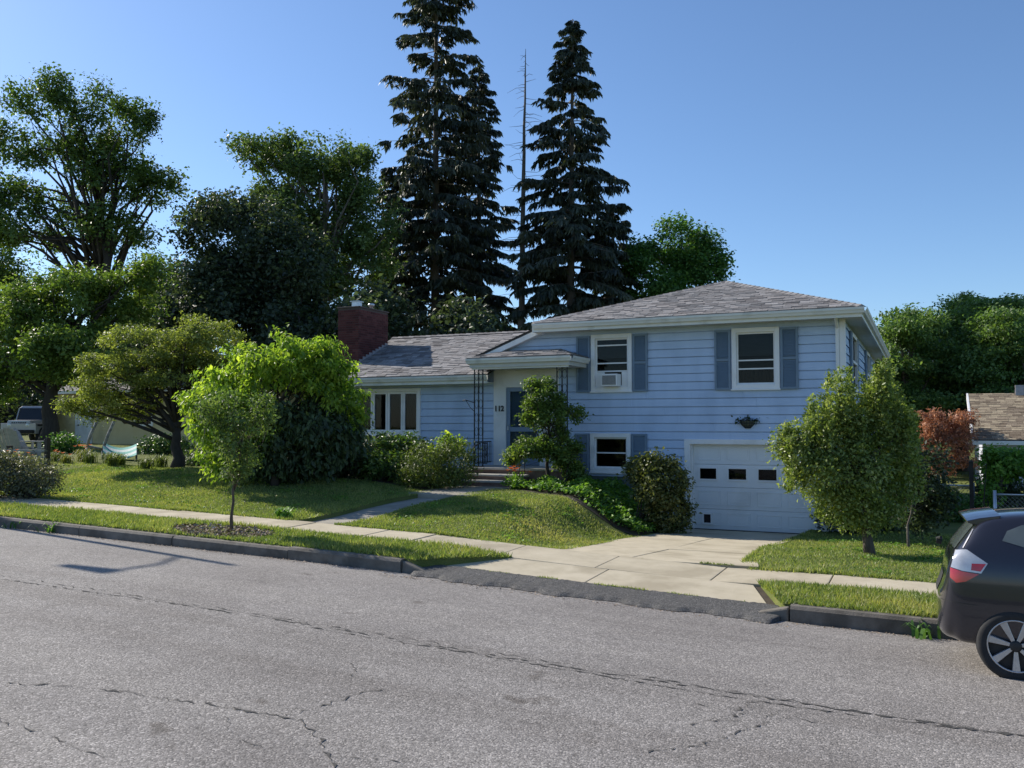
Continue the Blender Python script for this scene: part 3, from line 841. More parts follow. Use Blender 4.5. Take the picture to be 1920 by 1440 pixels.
# roofs -------------------------------------------------------
def shingles(m, A, B, C, D_, expo=.145, wid=(.16, .36), seed=1):
    """tabs over the quad A-B (eave) D-C (ridge); rows lapped, each tab proud at its butt"""
    r = random.Random(seed)
    A, B, C, D_ = [Vector(p) for p in (A, B, C, D_)]
    up = ((D_ - A) + (C - B)) / 2
    if (C - D_).length < 1e-4: up = C - (A + (B - A) * ((C - A).dot(B - A) / (B - A).length_squared))
    nrm = (B - A).cross(up).normalized()
    if nrm.z < 0: nrm = -nrm
    n = max(1, int(up.length / expo))
    ud = (B - A).normalized()
    for i in range(n):
        t0, t1 = i / n, min(1, (i + 1.25) / n)
        L0, R0 = A.lerp(D_, t0), B.lerp(C, t0)
        L1, R1 = A.lerp(D_, t1), B.lerp(C, t1)
        w0 = (R0 - L0).length
        s = -r.random() * .3
        while s < w0:
            w = r.uniform(*wid)
            a, b = max(0, s), min(w0, s + w - .006)
            s += w
            if b - a < .02: continue
            h = r.choice((.006, .010, .018)) + .004
            p0, p1 = L0 + ud * a, L0 + ud * b
            # top corners, clipped to the sloping ends
            off = (L1 - L0) - ud * (L1 - L0).dot(ud)
            lo1 = (L1 - L0).dot(ud); hi1 = lo1 + (R1 - L1).length
            q0 = L0 + off + ud * min(max(a, lo1), hi1); q1 = L0 + off + ud * min(max(b, lo1), hi1)
            m.add([p0 + nrm * h, p1 + nrm * h, q1 + nrm * .003, q0 + nrm * .003, p0, p1], [(0, 1, 2, 3), (4, 5, 1, 0)], r.random())
def slabroof(m, pts, th):
    n = len(pts); lo = [(p[0], p[1], p[2] - th) for p in pts]
    m.add(list(pts) + lo, [tuple(range(n)), tuple(range(2 * n - 1, n - 1, -1))] + [(i, i + n, (i + 1) % n + n, (i + 1) % n) for i in range(n)])
# upper hipped roof
A_, B_, C_, D2 = (-8.95, 20.45, 4.76), (-1.15, 20.45, 4.76), (-1.15, 35.55, 4.76), (-8.95, 35.55, 4.76)
P1, P2 = (-4.85, 24.4, 6.12), (-4.85, 31.6, 6.12)
m = MB()
for q in ((A_, B_, P1), (B_, C_, P2, P1), (C_, D2, P2), (D2, A_, P1, P2)): slabroof(m, q, .05)
rf = m.build('roof', M['deck'], H)
m = MB()
shingles(m, A_, B_, P1, P1, seed=1); shingles(m, B_, C_, P2, P1, seed=2); shingles(m, D2, A_, P1, P2, seed=3)
tag(m.build('shingles', M['shingle'], rf, attr=True), kind='stuff')
m = MB()
def ridge_caps(m, a, b, step=.2, w=.13, seed=5):
    r = random.Random(seed); a, b = Vector(a), Vector(b); d = (b - a); n = int(d.length / step); d.normalize()
    side = d.cross(Vector((0, 0, 1))).normalized()
    for i in range(n):
        p, q = a.lerp(b, i / n), a.lerp(b, min(1, (i + 1.2) / n))
        m.add([p + side * w - Vector((0, 0, .035)) + Vector((0, 0, .02)), p + Vector((0, 0, .045)), p - side * w + Vector((0, 0, -.015)), q + side * w + Vector((0, 0, -.025)), q + Vector((0, 0, .03)), q - side * w + Vector((0, 0, -.025))],
              [(0, 1, 4, 3), (1, 2, 5, 4), (0, 2, 1)], r.random() * .7)
ridge_caps(m, A_, P1, seed=5); ridge_caps(m, B_, P1, seed=6); ridge_caps(m, P1, P2, seed=7)
tag(m.build('hip_caps', M['shingle'], rf, attr=True), kind='stuff')
m = MB(); m.box(-8.93, -1.17, 20.47, 21.02, 4.545, 4.56); m.box(-1.62, -1.17, 21.02, 35.5, 4.545, 4.56); m.box(-8.93, -8.48, 21.02, 35.5, 4.545, 4.56)
m.build('soffit', M['soffit'], rf)
def gutter(m, axis, a, b, c, z, out):      # K-style trough; axis 'x' runs along x at y=c, 'y' along y at x=c ; out = +-1 outward direction
    prof = [(0, 0), (0, -.125), (.065, -.125), (.085, -.075), (.105, -.05), (.112, 0), (.105, 0), (.095, -.05), (.075, -.075), (.06, -.115), (.008, -.115), (.008, 0)]
    P_ = lambda s, d, h: (s, c + out * d, z + h) if axis == 'x' else (c + out * d, s, z + h)
    n = len(prof)
    v = [P_(a, d, h) for d, h in prof] + [P_(b, d, h) for d, h in prof]
    m.add(v, [(i, (i + 1) % n, n + (i + 1) % n, n + i) for i in range(n)] + [tuple(range(n)), tuple(range(2 * n - 1, n - 1, -1))])
m = MB(); gutter(m, 'x', -8.93, -1.1, 20.44, 4.735, -1); gutter(m, 'y', 20.38, 35.5, -1.15, 4.735, 1); m.build('gutter', M['gutter'], rf)
m = MB(); m.box(-8.95, -1.15, 20.445, 20.468, 4.53, 4.70); m.box(-1.172, -1.15, 20.468, 35.5, 4.53, 4.70); m.box(-8.97, -8.95, 20.445, 35.5, 4.53, 4.70); m.build('fascia', M['gutter'], rf)
m = MB(); m.box(-1.74, -1.665, 20.90, 20.965, -.2, 4.36)
m.tube([(-1.70, 20.93, 4.36), (-1.70, 20.75, 4.46), (-1.70, 20.44, 4.60)], .038, 6)
m.box(-1.76, -1.645, 20.89, 20.97, 3.2, 3.22); m.build('downspout', M['white'], H)
# wing gable roof
WL, WR = -15.36, -9.0
E0, E1, RL, RR = (WL, 20.45, 3.50), (WR, 20.45, 3.50), (WL, 23.9, 4.95), (WR, 23.9, 4.95)
E2, E3 = (WL, 27.35, 3.50), (WR, 27.35, 3.50)
# front slope stops at the entry on the right: eave ends at x=-10.25
m = MB(); slabroof(m, [(WL, 20.45, 3.5), (-10.25, 20.45, 3.5), (-10.25, 21.0, 3.731), (WR, 21.0, 3.731), RR, RL], .05); slabroof(m, [RL, RR, E3, E2], .05)
wr = m.build('roof', M['deck'], H)
m = MB(); shingles(m, (WL, 20.45, 3.5), (-10.25, 20.45, 3.5), (-10.25, 21.0, 3.731), (WL, 21.0, 3.731), seed=11); shingles(m, (WL, 21.03, 3.74), (WR, 21.03, 3.74), RR, RL, seed=12); shingles(m, E3, E2, RL, RR, seed=13)
tag(m.build('shingles', M['shingle'], wr, attr=True), kind='stuff')
m = MB(); ridge_caps(m, RL, RR, seed=8); tag(m.build('hip_caps', M['shingle'], wr, attr=True), kind='stuff')
m = MB(); gutter(m, 'x', WL + .02, -10.22, 20.44, 3.475, -1); m.build('gutter', M['gutter'], wr)
m = MB(); m.box(WL, -10.25, 20.445, 20.468, 3.26, 3.44); m.box(WL + .02, -10.3, 20.47, 21.0, 3.285, 3.30)
m.hexa([(WL - .02, 20.44, 3.30), (WL + .01, 20.44, 3.30), (WL + .01, 23.9, 4.76), (WL - .02, 23.9, 4.76), (WL - .02, 20.44, 3.47), (WL + .01, 20.44, 3.47), (WL + .01, 23.9, 4.92), (WL - .02, 23.9, 4.92)])
m.build('fascia', M['gutter'], wr)
# entry half-gable: roof falling to the left, white rake board on its front
m = MB(); slabroof(m, [(-8.62, 20.72, 4.815), (-8.62, 24.6, 4.815), (-10.85, 24.6, 3.95), (-10.85, 20.72, 3.95)], .05)
gr = m.build('roof', M['deck'], H)
m = MB(); shingles(m, (-10.85, 24.6, 3.95), (-10.85, 20.70, 3.95), (-8.62, 20.70, 4.815), (-8.62, 24.6, 4.815), seed=14); tag(m.build('shingles', M['shingle'], gr, attr=True), kind='stuff')
m = MB(); m.hexa([(-10.85, 20.73, 3.76), (-8.75, 20.73, 4.575), (-8.75, 20.76, 4.575), (-10.85, 20.76, 3.76), (-10.85, 20.73, 3.895), (-8.75, 20.73, 4.71), (-8.75, 20.76, 4.71), (-10.85, 20.76, 3.895)])
m.hexa([(-10.8, 20.76, 3.775), (-8.75, 20.76, 4.57), (-8.75, 20.97, 4.57), (-10.8, 20.97, 3.775), (-10.8, 20.76, 3.80), (-8.75, 20.76, 4.595), (-8.75, 20.97, 4.595), (-10.8, 20.97, 3.80)])
m.build('rake_board', M['white'], gr)
# porch canopy
CL, CR, CF = -10.45, -7.62, 19.68
m = MB()
ca = [(CL, CF, 3.87), (CR, CF, 3.87), (-8.4, 20.94, 4.13), (-10.0, 20.94, 4.13)]
slabroof(m, ca, .03)
slabroof(m, [(CR, CF, 3.87), (CR, 20.94, 3.87), (-8.4, 20.94, 4.13)], .03); slabroof(m, [(CL, 20.94, 3.87), (CL, CF, 3.87), (-10.0, 20.94, 4.13)], .03)
cn = m.build('canopy', M['deck'], H)
m = MB(); shingles(m, ca[0], ca[1], ca[2], ca[3], seed=15); shingles(m, (CR, CF, 3.87), (CR, 20.94, 3.87), (-8.4, 20.94, 4.13), (-8.4, 20.94, 4.13), seed=16); tag(m.build('shingles', M['shingle'], cn, attr=True), kind='stuff')
m = MB(); m.box(CL + .06, CR - .06, CF + .05, 20.94, 3.62, 3.835); m.build('canopy_ceiling', M['soffit'], cn)
m = MB(); gutter(m, 'x', CL, CR, CF + .045, 3.845, -1); gutter(m, 'y', CF + .04, 20.9, CR - .055, 3.845, 1); m.box(CL + .02, CL + .055, CF + .04, 20.9, 3.7, 3.84)
m.box(CL + .1, CR - .1, CF + .10, CF + .125, 3.58, 3.62); m.build('gutter', M['gutter'], cn)

# chimney
CX0, CX1, CY0, CY1, CZT = -15.86, -15.10, 21.65, 23.2, 5.66
m = MB(); m.box(CX0 + .008, CX1 - .008, CY0 + .008, CY1 - .008, .6, CZT); chm = m.build('chimney', M['mortar'], H)
m = MB(); r = random.Random(3)
zc, row = 2.6, 0
while zc < CZT - .06:
    for face in range(4):
        L = (CX1 - CX0) if face in (0, 2) else (CY1 - CY0)
        s = -(.105 if row % 2 else 0)
        while s < L:
            a, b = max(s, 0), min(s + .2, L)
            if b - a > .03:
                d = r.uniform(-.003, .004)
                if face == 0: m.box(CX0 + a, CX0 + b, CY0 - d, CY0 + .02, zc, zc + .06, r.random())
                elif face == 1: m.box(CX1 - .02, CX1 + d, CY0 + a, CY0 + b, zc, zc + .06, r.random())
                elif face == 2: m.box(CX0 + a, CX0 + b, CY1 - .02, CY1 + d, zc, zc + .06, r.random())
                else: m.box(CX0 - d, CX0 + .02, CY0 + a, CY0 + b, zc, zc + .06, r.random())
            s += .21
    zc += .07; row += 1
tag(m.build('bricks', M['brick'], chm, attr=True), kind='stuff')
MB().box(CX0 - .03, CX1 + .03, CY0 - .03, CY1 + .03, CZT + .002, CZT + .045).build('chimney_cap', M['mortar'], chm, bevel=.01)
m = MB(); m.box(-15.62, -15.40, 22.0, 22.22, CZT + .046, CZT + .24); m.box(-15.66, -15.36, 21.96, 22.26, CZT + .24, CZT + .26); m.build('flue', M['metal'], chm)
m = MB(); m.lathe([(.055, 0), (.055, .13), (.10, .14), (.11, .19), (.09, .22), (0, .23)], (-15.42, 22.75, CZT + .046), 16); m.build('flue', M['metal'], chm, smooth=True)
m = MB()
for i in range(9):
    y = CY0 + .02 + i * .17; z = 3.5 + (y - 20.45) * .42
    m.box(CX1 - .001, CX1 + .012, y, y + .16, z, z + .13 - (.0 if i else .02))
m.build('step_flashing', M['flash'], chm)

# wall planter over the garage and window air conditioner
WP = empty('wall_planter', (-3.68, 20.93, 2.1), 'dark wire wall planter with withered plants above garage door', 'planter')
m = MB()
for k in range(9):
    a = math.pi * k / 8
    m.tube([(-3.70 + .19 * math.cos(a), 20.97 - .17 * math.sin(a), 2.29), (-3.70 + .15 * math.cos(a), 20.97 - .14 * math.sin(a), 2.18), (-3.70 + .06 * math.cos(a), 20.97 - .06 * math.sin(a), 2.10)], .007, 5)
for rr, zz in ((.19, 2.29), (.165, 2.22), (.08, 2.115)):
    m.tube([(-3.70 + rr * math.cos(a), 20.97 - rr * .9 * math.sin(a), zz) for a in np.linspace(0, math.pi, 12)], .009, 5)
m.tube([(-3.70, 20.96, 2.1), (-3.70, 20.96, 2.42)], .012, 5)
m.build('wire_basket', M['iron'], WP)
m = MB(); n = 12
for rr0, z0_, rr1, z1_ in ((.06, 2.105, .145, 2.18), (.145, 2.18, .175, 2.27), (.175, 2.27, 0.0, 2.28)):
    for k in range(n):
        a, b = math.pi * k / n, math.pi * (k + 1) / n
        m.add([(-3.70 + rr0 * math.cos(a), 20.97 - rr0 * .9 * math.sin(a), z0_), (-3.70 + rr0 * math.cos(b), 20.97 - rr0 * .9 * math.sin(b), z0_), (-3.70 + rr1 * math.cos(b), 20.97 - rr1 * .9 * math.sin(b), z1_), (-3.70 + rr1 * math.cos(a), 20.97 - rr1 * .9 * math.sin(a), z1_)], [(0, 1, 2, 3)])
m.build('liner', surf('coir_liner', [(.06, .075, .05), (.1, .11, .075)], 12, .95), WP)

AC = empty('air_conditioner', (-7.01, 20.85, 3.13), 'white air conditioner box sticking out of upper window', 'air conditioner')
m = MB(); m.box(-7.22, -6.79, 20.68, 21.0, 3.13, 3.44); m.build('casing', M['white'], AC, bevel=.012)
m = MB(); m.box(-7.18, -6.83, 20.676, 20.679, 3.17, 3.40); ag = m.build('grille_backing', M['room'], AC)  # flat dark sheet on the casing face behind the grille bars
m = MB()
for k in range(17): m.box(-7.175 + k * .0205, -7.166 + k * .0205, 20.664, 20.676, 3.17, 3.40)
tag(m.build('grille', surf('grille_grey', [(.4, .41, .4), (.5, .5, .49)], 6, .5), AC), kind='stuff')

# ------------------------------------------------------------------ vegetation
def leaf_arrays(pts, ln, wd, r, up=0.4, outward=None, droop=0.0):
    """rhombus leaves at pts; returns verts, faces"""
    n = len(pts)
    nr = r.normal(size=(n, 3)); nr[:, 2] = np.abs(nr[:, 2]) + up
    if outward is not None: nr = nr * .75 + outward * 0.8
    nr /= np.linalg.norm(nr, axis=1)[:, None]
    d = r.normal(size=(n, 3)); d[:, 2] -= droop
    if outward is not None: d += outward * 0.5
    d -= nr * np.sum(d * nr, 1)[:, None]
    d /= np.linalg.norm(d, axis=1)[:, None] + 1e-9
    if droop:
        d[:, 2] -= droop * .6; d /= np.linalg.norm(d, axis=1)[:, None]
    s = np.cross(nr, d); s /= np.linalg.norm(s, axis=1)[:, None] + 1e-9
    sz = r.uniform(.5, 1.5, n); L = (ln * sz)[:, None]; W = (wd * sz * r.uniform(.8, 1.2, n))[:, None]
    fold = nr * W * .25
    V = np.stack([pts, pts + d * L * .45 + s * W * .5 + fold, pts + d * L, pts + d * L * .45 - s * W * .5 + fold], 1).reshape(-1, 3)
    i = np.arange(n) * 4
    F = np.concatenate([np.stack([i, i + 1, i + 2], 1), np.stack([i, i + 2, i + 3], 1)])
    return V, F

def crown_points(blobs, ncl, per, sig, r, shell=.55, flat=1.0):
    """clusters scattered through ellipsoid blobs -> leaf points, outward dirs, cluster centres, tone"""
    w = np.array([b[3] * b[4] * b[5] for b in blobs]) ** .67
    w /= w.sum()
    pick = r.choice(len(blobs), ncl, p=w)
    B = np.array([b[:6] for b in blobs])[pick]
    d = r.normal(size=(ncl, 3)); d /= np.linalg.norm(d, axis=1)[:, None]
    rad = r.random(ncl) ** (1 / 3.0) * (1 - shell) + shell * r.uniform(.75, 1.05, ncl)
    rad = np.clip(rad, 0, 1.08)
    loc = d * rad[:, None] * B[:, 3:6]
    a = loc[:, 0:1] * AX_R + loc[:, 1:2] * AX_F + np.array([0, 0, 1.0]) * loc[:, 2:3]
    C = B[:, :3] + a
    od = d[:, 0:1] * AX_R + d[:, 1:2] * AX_F + np.array([0, 0, 1.0]) * d[:, 2:3]
    cnt = r.poisson(per, ncl) + 2
    idx = np.repeat(np.arange(ncl), cnt)
    size = r.uniform(.6, 1.4, ncl)[idx][:, None]
    off = np.clip(r.normal(size=(len(idx), 3)), -1.7, 1.7) * sig * size; off[:, 2] *= flat
    od = od * .7 + r.normal(size=(ncl, 3)) * .55
    pts = C[idx] + off
    tone = np.clip(r.normal(.5, .16, ncl)[idx] + r.normal(0, .16, len(idx)), 0, 1)
    return pts, od[idx], C, tone

def lump(blobs, r, k=9, lo=.2, hi=.46):
    out = []
    f_ = min(1.0, (16 / k) ** .45)
    lo, hi = lo * f_, hi * f_
    for b in blobs:
        for i in range(k):
            d = r.normal(size=3); d /= np.linalg.norm(d); q = r.uniform(.45, .98)
            l = d * q * np.array(b[3:6]); c = np.array(b[:3]) + l[0] * AX_R + l[1] * AX_F + np.array([0, 0, l[2]])
            s_ = r.uniform(lo, hi)
            out.append((c[0], c[1], c[2], b[3] * s_, b[4] * s_, b[5] * s_ * .85))
    return out

def foliage(name, blobs, ncl, per, sig, ln, wd, mat, parent, off, seed, up=.4, droop=0.0, shell=.55, flat=1.0, zmin=None, lumps=0):
    r = np.random.default_rng(seed)
    if lumps: blobs = lump(blobs, r, lumps)
    pts, od, C, tone = crown_points(blobs, ncl, per, sig, r, shell, flat)
    if zmin is not None:
        k = pts[:, 2] > zmin; pts, od, tone = pts[k], od[k], tone[k]
    V, F = leaf_arrays(pts, ln, wd, r, up, od, droop)
    V = V - np.array(off)
    me = mesh_np(name, V, F, mat, {'rnd': np.repeat(tone, 4)})
    o = link(name, me, parent)
    return o, C

def limbs(m, base, top, centres, r, r0, n=14, rise=.5, rt=.012):
    """curved tapering limbs leaving the trunk line towards cluster centres"""
    base, top = np.array(base), np.array(top)
    pick = r.choice(len(centres), min(n, len(centres)), replace=False)
    for c in centres[pick]:
        f = r.uniform(.35, .95)
        s = base + (top - base) * f
        if c[2] < s[2] + .1: s = base + (top - base) * min(f, .55)
        mid = s * .5 + c * .5 + np.array([r.normal() * .1, r.normal() * .1, rise * .25 * np.linalg.norm(c - s) * .4])
        mid2 = s * .2 + c * .8 + r.normal(size=3) * .06 * np.linalg.norm(c - s)
        ra = r0 * (1 - f * .6) * r.uniform(.3, .55)
        m.tube([s, mid, mid2, c], [ra, ra * .65, ra * .4, rt * .5], 5)

def E(px, py, rx, ry, t, db=0.0, rb=None):
    """blob from survey pixels: centre px,py, half sizes rx,ry px, at depth t (+db), depth radius rb m"""
    c = P(px, py, t + db); k = (t + db) / FPX
    return (c[0], c[1], c[2], rx * k, rb if rb is not None else rx * k, ry * k)

def tree(name, label, cat, base, top, blobs, leaf, ncl, per, sig, ln, wd, r0, bark, seed, nl=16, group=None, up=.4, droop=0, shell=.55, stems=None, flat=1.0, zmin=None, crown_name='crown', lumps=16):
    base = np.array(base, dtype=float)
    t = empty(name, tuple(base), label, cat, group)
    r = np.random.default_rng(seed + 100)
    o, C = foliage(crown_name, blobs, ncl, per, sig, ln, wd, M[leaf], t, base, seed, up, droop, shell, flat, zmin, lumps)
    m = MB()
    for (b0, b1, rr) in (stems or [(base, np.array(top, dtype=float), r0)]):
        b0, b1 = np.array(b0, dtype=float), np.array(b1, dtype=float)
        L = np.linalg.norm(b1 - b0)
        ks = np.linspace(0, 1, 8)
        pts = [b0 + (b1 - b0) * k + np.array([r.normal(), r.normal(), 0]) * .018 * L * (0 < k < 1) for k in ks]
        pts[0] = pts[0] - np.array([0, 0, .15])
        rad = [rr * (1.35 if i == 0 else 1.0 - .8 * k) for i, k in enumerate(ks)]
        m.tube(pts, rad, 9)
        limbs(m, b0, b1, C, r, rr, nl)
    m.build('trunk', M[bark], t, smooth=True)
    return t

def LM(n, *a, **k):
    g = 1.25 if n in ('lf_spruce', 'lf_dark') else (1.0 if n in ('lf_orange', 'lf_straw', 'lf_bright') else 1.55)
    M[n] = leafmat(n, *[tuple(c * g for c in q) for q in a[:3]], *a[3:], **k)
LM('lf_loose', (0.022, 0.04, 0.012), (0.05, 0.085, 0.022), (0.10, 0.14, 0.035), .35)
LM('lf_sap', (0.03, 0.05, 0.018), (0.075, 0.115, 0.035), (0.15, 0.19, 0.06), .38)
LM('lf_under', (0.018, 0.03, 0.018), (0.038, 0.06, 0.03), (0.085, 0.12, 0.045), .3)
LM('lf_mid', (0.03, 0.055, 0.014), (0.075, 0.12, 0.026), (0.15, 0.19, 0.045), .38)
LM('lf_maple', (0.045, 0.06, 0.018), (0.12, 0.145, 0.04), (0.23, 0.24, 0.07), .42)
LM('lf_bright', (0.06, 0.12, 0.022), (0.23, 0.34, 0.05), (0.46, 0.53, 0.09), .5)
LM('lf_dark', (0.018, 0.026, 0.018), (0.042, 0.06, 0.036), (0.09, 0.12, 0.06), .3)
LM('lf_back', (0.03, 0.05, 0.016), (0.06, 0.095, 0.03), (0.11, 0.15, 0.05), .35)
LM('lf_spruce', (0.02, 0.026, 0.02), (0.045, 0.058, 0.042), (0.09, 0.10, 0.068), .15)
LM('lf_green', (0.02, 0.05, 0.014), (0.05, 0.11, 0.025), (0.10, 0.17, 0.04), .35)
LM('lf_locust', (0.03, 0.06, 0.02), (0.075, 0.125, 0.04), (0.14, 0.2, 0.06), .4)
LM('lf_rust', (0.10, 0.055, 0.036), (0.24, 0.125, 0.08), (0.38, 0.22, 0.15), .4, tcol=(1.3, 1.0, .7))
LM('lf_pear', (0.035, 0.055, 0.016), (0.12, 0.16, 0.045), (0.27, 0.29, 0.11), .38, rough=.35)
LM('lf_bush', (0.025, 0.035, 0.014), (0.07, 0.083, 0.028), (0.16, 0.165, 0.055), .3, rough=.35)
LM('lf_yew', (0.025, 0.04, 0.012), (0.07, 0.095, 0.022), (0.14, 0.17, 0.04), .25)
LM('lf_hedge', (0.018, 0.035, 0.012), (0.045, 0.085, 0.02), (0.12, 0.17, 0.045), .28, rough=.35)
LM('lf_cover', (0.03, 0.075, 0.014), (0.075, 0.15, 0.025), (0.15, 0.24, 0.045), .38)
LM('lf_grey', (0.035, 0.04, 0.025), (0.08, 0.085, 0.05), (0.16, 0.16, 0.1), .25)
LM('lf_straw', (0.07, 0.09, 0.02), (0.16, 0.18, 0.045), (0.3, 0.27, 0.09), .35)
LM('lf_orange', (0.35, 0.07, 0.015), (0.55, 0.14, 0.03), (0.7, 0.3, 0.08), .35, tcol=(1.2, .9, .5))

# far wood closing the horizon behind the gardens
r = np.random.default_rng(5)
blobs = []
for px in range(-250, 2250, 42):
    t = 100 + r.uniform(-8, 12)
    c = P(px, 795, t); h = r.uniform(5.5, 8.5)
    blobs.append((c[0], c[1], 1.0 + h * .45, 4.2, 4.0, h * .55))
o, _ = foliage('far_wood', blobs, 2600, 9, .8, .85, .6, M['lf_back'], None, (0, 0, 0), 6)
tag(o, 'distant belt of green trees far behind the houses', 'trees', kind='stuff')

def gp(px, py, t):            # ground point below a survey pixel at depth t
    p = P(px, py, t); return (p[0], p[1], gz(p[0], p[1]))

# background broadleaf trees
b = gp(185, 800, 55)
tree('ash_tree', 'tall loose-crowned tree at far left with sky showing through its branches', 'tree', b, P(190, 250, 55),
     [E(190, 240, 85, 80, 55), E(95, 190, 70, 45, 55, -1), E(255, 230, 40, 50, 55), E(120, 330, 110, 60, 55, 1), E(230, 340, 90, 55, 55), E(300, 345, 45, 30, 55), E(60, 420, 90, 55, 55), E(20, 270, 40, 45, 55), E(220, 430, 80, 35, 55), E(-30, 380, 60, 80, 55), E(285, 215, 16, 14, 55)],
     'lf_loose', 1450, 26, .28, .21, .115, .42, 'barkdark', 21, nl=80, shell=.35, lumps=34)
b = gp(90, 800, 38)
tree('garden_tree', 'green tree with thick dark trunk in front of yellow house corner', 'tree', b, P(110, 600, 38),
     [E(120, 560, 110, 70, 38), E(230, 560, 70, 60, 38, 1), E(30, 600, 80, 70, 38), E(150, 660, 110, 60, 38, -1), E(5, 700, 60, 45, 38, 1), E(270, 520, 40, 35, 38), E(-40, 660, 60, 110, 38)],
     'lf_mid', 1600, 28, .20, .15, .09, .38, 'barkdark', 22, nl=50, shell=.4, lumps=30)
b = gp(600, 800, 55)
tree('oak_tree', 'tall pale green broad tree rising behind the dark maple and chimney', 'tree', b, P(610, 330, 55),
     [E(590, 300, 90, 60, 55), E(500, 285, 65, 35, 55), E(660, 330, 70, 60, 55, 1), E(560, 400, 90, 60, 55), E(690, 420, 60, 70, 55), E(520, 360, 45, 30, 55), E(640, 490, 90, 70, 55)],
     'lf_back', 1550, 30, .28, .20, .115, .45, 'barkgrey', 23, nl=70, shell=.35, lumps=32)
b = gp(480, 800, 45)
tree('maple_tree', 'dense maple with backlit shade coloured into its almost black leaves behind the garden, left of the chimney', 'tree', b, P(480, 480, 45),
     [E(480, 470, 130, 85, 45), E(400, 520, 75, 80, 45, -1), E(560, 520, 80, 90, 45, -1), E(440, 400, 60, 40, 45), E(370, 430, 30, 35, 45), E(480, 600, 150, 70, 45, -1), E(350, 590, 50, 60, 45)],
     'lf_dark', 1900, 34, .36, .20, .13, .45, 'barkdark', 24, nl=20, shell=.5)  # leaf colour darkened to carry the shade of the backlit crown
for i, (px, top, w, t, lab) in enumerate(((700, 540, 75, 40, 'dark low tree right behind the brick chimney'), (880, 560, 60, 41, 'dark low tree behind wing roof below the paired spruces'), (560, 590, 70, 41, 'dark low tree behind bright shrub, left of chimney'), (330, 640, 60, 43, 'dark low tree behind yellow house, below the black maple'))):
    b = gp(px, 800, t); tp = P(px, top, t)
    tree('understory_tree', lab, 'tree', b, tp, [E(px, (top + 700) / 2, w, (700 - top) / 2, t), E(px - w * .6, 680, w * .6, 60, t, -.5), E(px + w * .6, 670, w * .6, 70, t, .5)], 'lf_dark', 380, 34, .36, .23, .15, .2, 'barkdark', 30 + i, nl=10, group='dark trees behind the house')
for i, (px, top, w, t, lf, lab) in enumerate(((300, 470, 60, 72, 'lf_back', 'pale distant tree between tall loose tree and black maple'), (-10, 430, 80, 74, 'lf_loose', 'distant tree at left frame edge behind the loose-crowned tree'), (215, 600, 90, 66, 'lf_dark', 'dark distant tree behind the green garden tree'), (20, 700, 90, 62, 'lf_dark', 'dark distant bush mass behind the off-road vehicle'))):
    b = gp(px, 800, t)
    tree('distant_tree', lab, 'tree', b, P(px, top + 40, t), [E(px, top + 60, w * .8, 60, t), E(px - w * .5, top + 120, w * .7, 70, t), E(px + w * .5, top + 130, w * .7, 75, t), E(px, top + 210, w, 80, t)], lf, 560, 24, .5, .28, .17, .35, 'barkdark', 140 + i, nl=16, group='distant trees on the left')
b = gp(1280, 800, 62)
tree('linden_tree', 'rounded dark green tree behind hipped roof, right of the spruces', 'tree', b, P(1280, 480, 62),
     [E(1285, 470, 65, 55, 62), E(1330, 500, 38, 45, 62), E(1230, 500, 60, 50, 62), E(1280, 560, 90, 60, 62), E(1200, 480, 30, 40, 62)], 'lf_green', 1000, 32, .36, .22, .13, .40, 'bark', 25, nl=20)
for i, (px, top, w, t, lab) in enumerate(((1695, 580, 78, 42, 'layered green tree just right of the house eave, leftmost of three'), (1800, 552, 80, 45, 'layered green tree with the highest crown above the rust shrub'), (1895, 558, 90, 42, 'layered green tree behind neighbouring brown roof at the frame edge'))):
    b = gp(px, 800, t)
    bl = []
    rr = np.random.default_rng(60 + i)
    for k in range(34):
        q = k / 33
        yy = top + 12 + q * 240
        ww = w * (.45 + .85 * math.sin(min(1, q * 1.3) * math.pi * .6))
        bl.append(E(px + rr.uniform(-.8, .8) * ww, yy, ww * rr.uniform(.32, .5), 13, t, rr.uniform(-2, 2), 1.6))
    tree('locust_tree', lab, 'tree', b, P(px, top + 50, t), bl, 'lf_locust', 1900, 32, .29, .15, .085, .3, 'bark', 40 + i, nl=30, group='layered trees beyond the right garden', shell=.3, flat=.45, lumps=0)
b = gp(1810, 800, 50)
tree('understory_tree', 'dark tree filling the gap behind brown neighbouring roof', 'tree', b, P(1810, 690, 50), [E(1770, 740, 110, 70, 50), E(1880, 730, 90, 70, 50), E(1680, 730, 60, 60, 50)], 'lf_dark', 300, 30, .5, .34, .2, .2, 'barkdark', 49, nl=8)

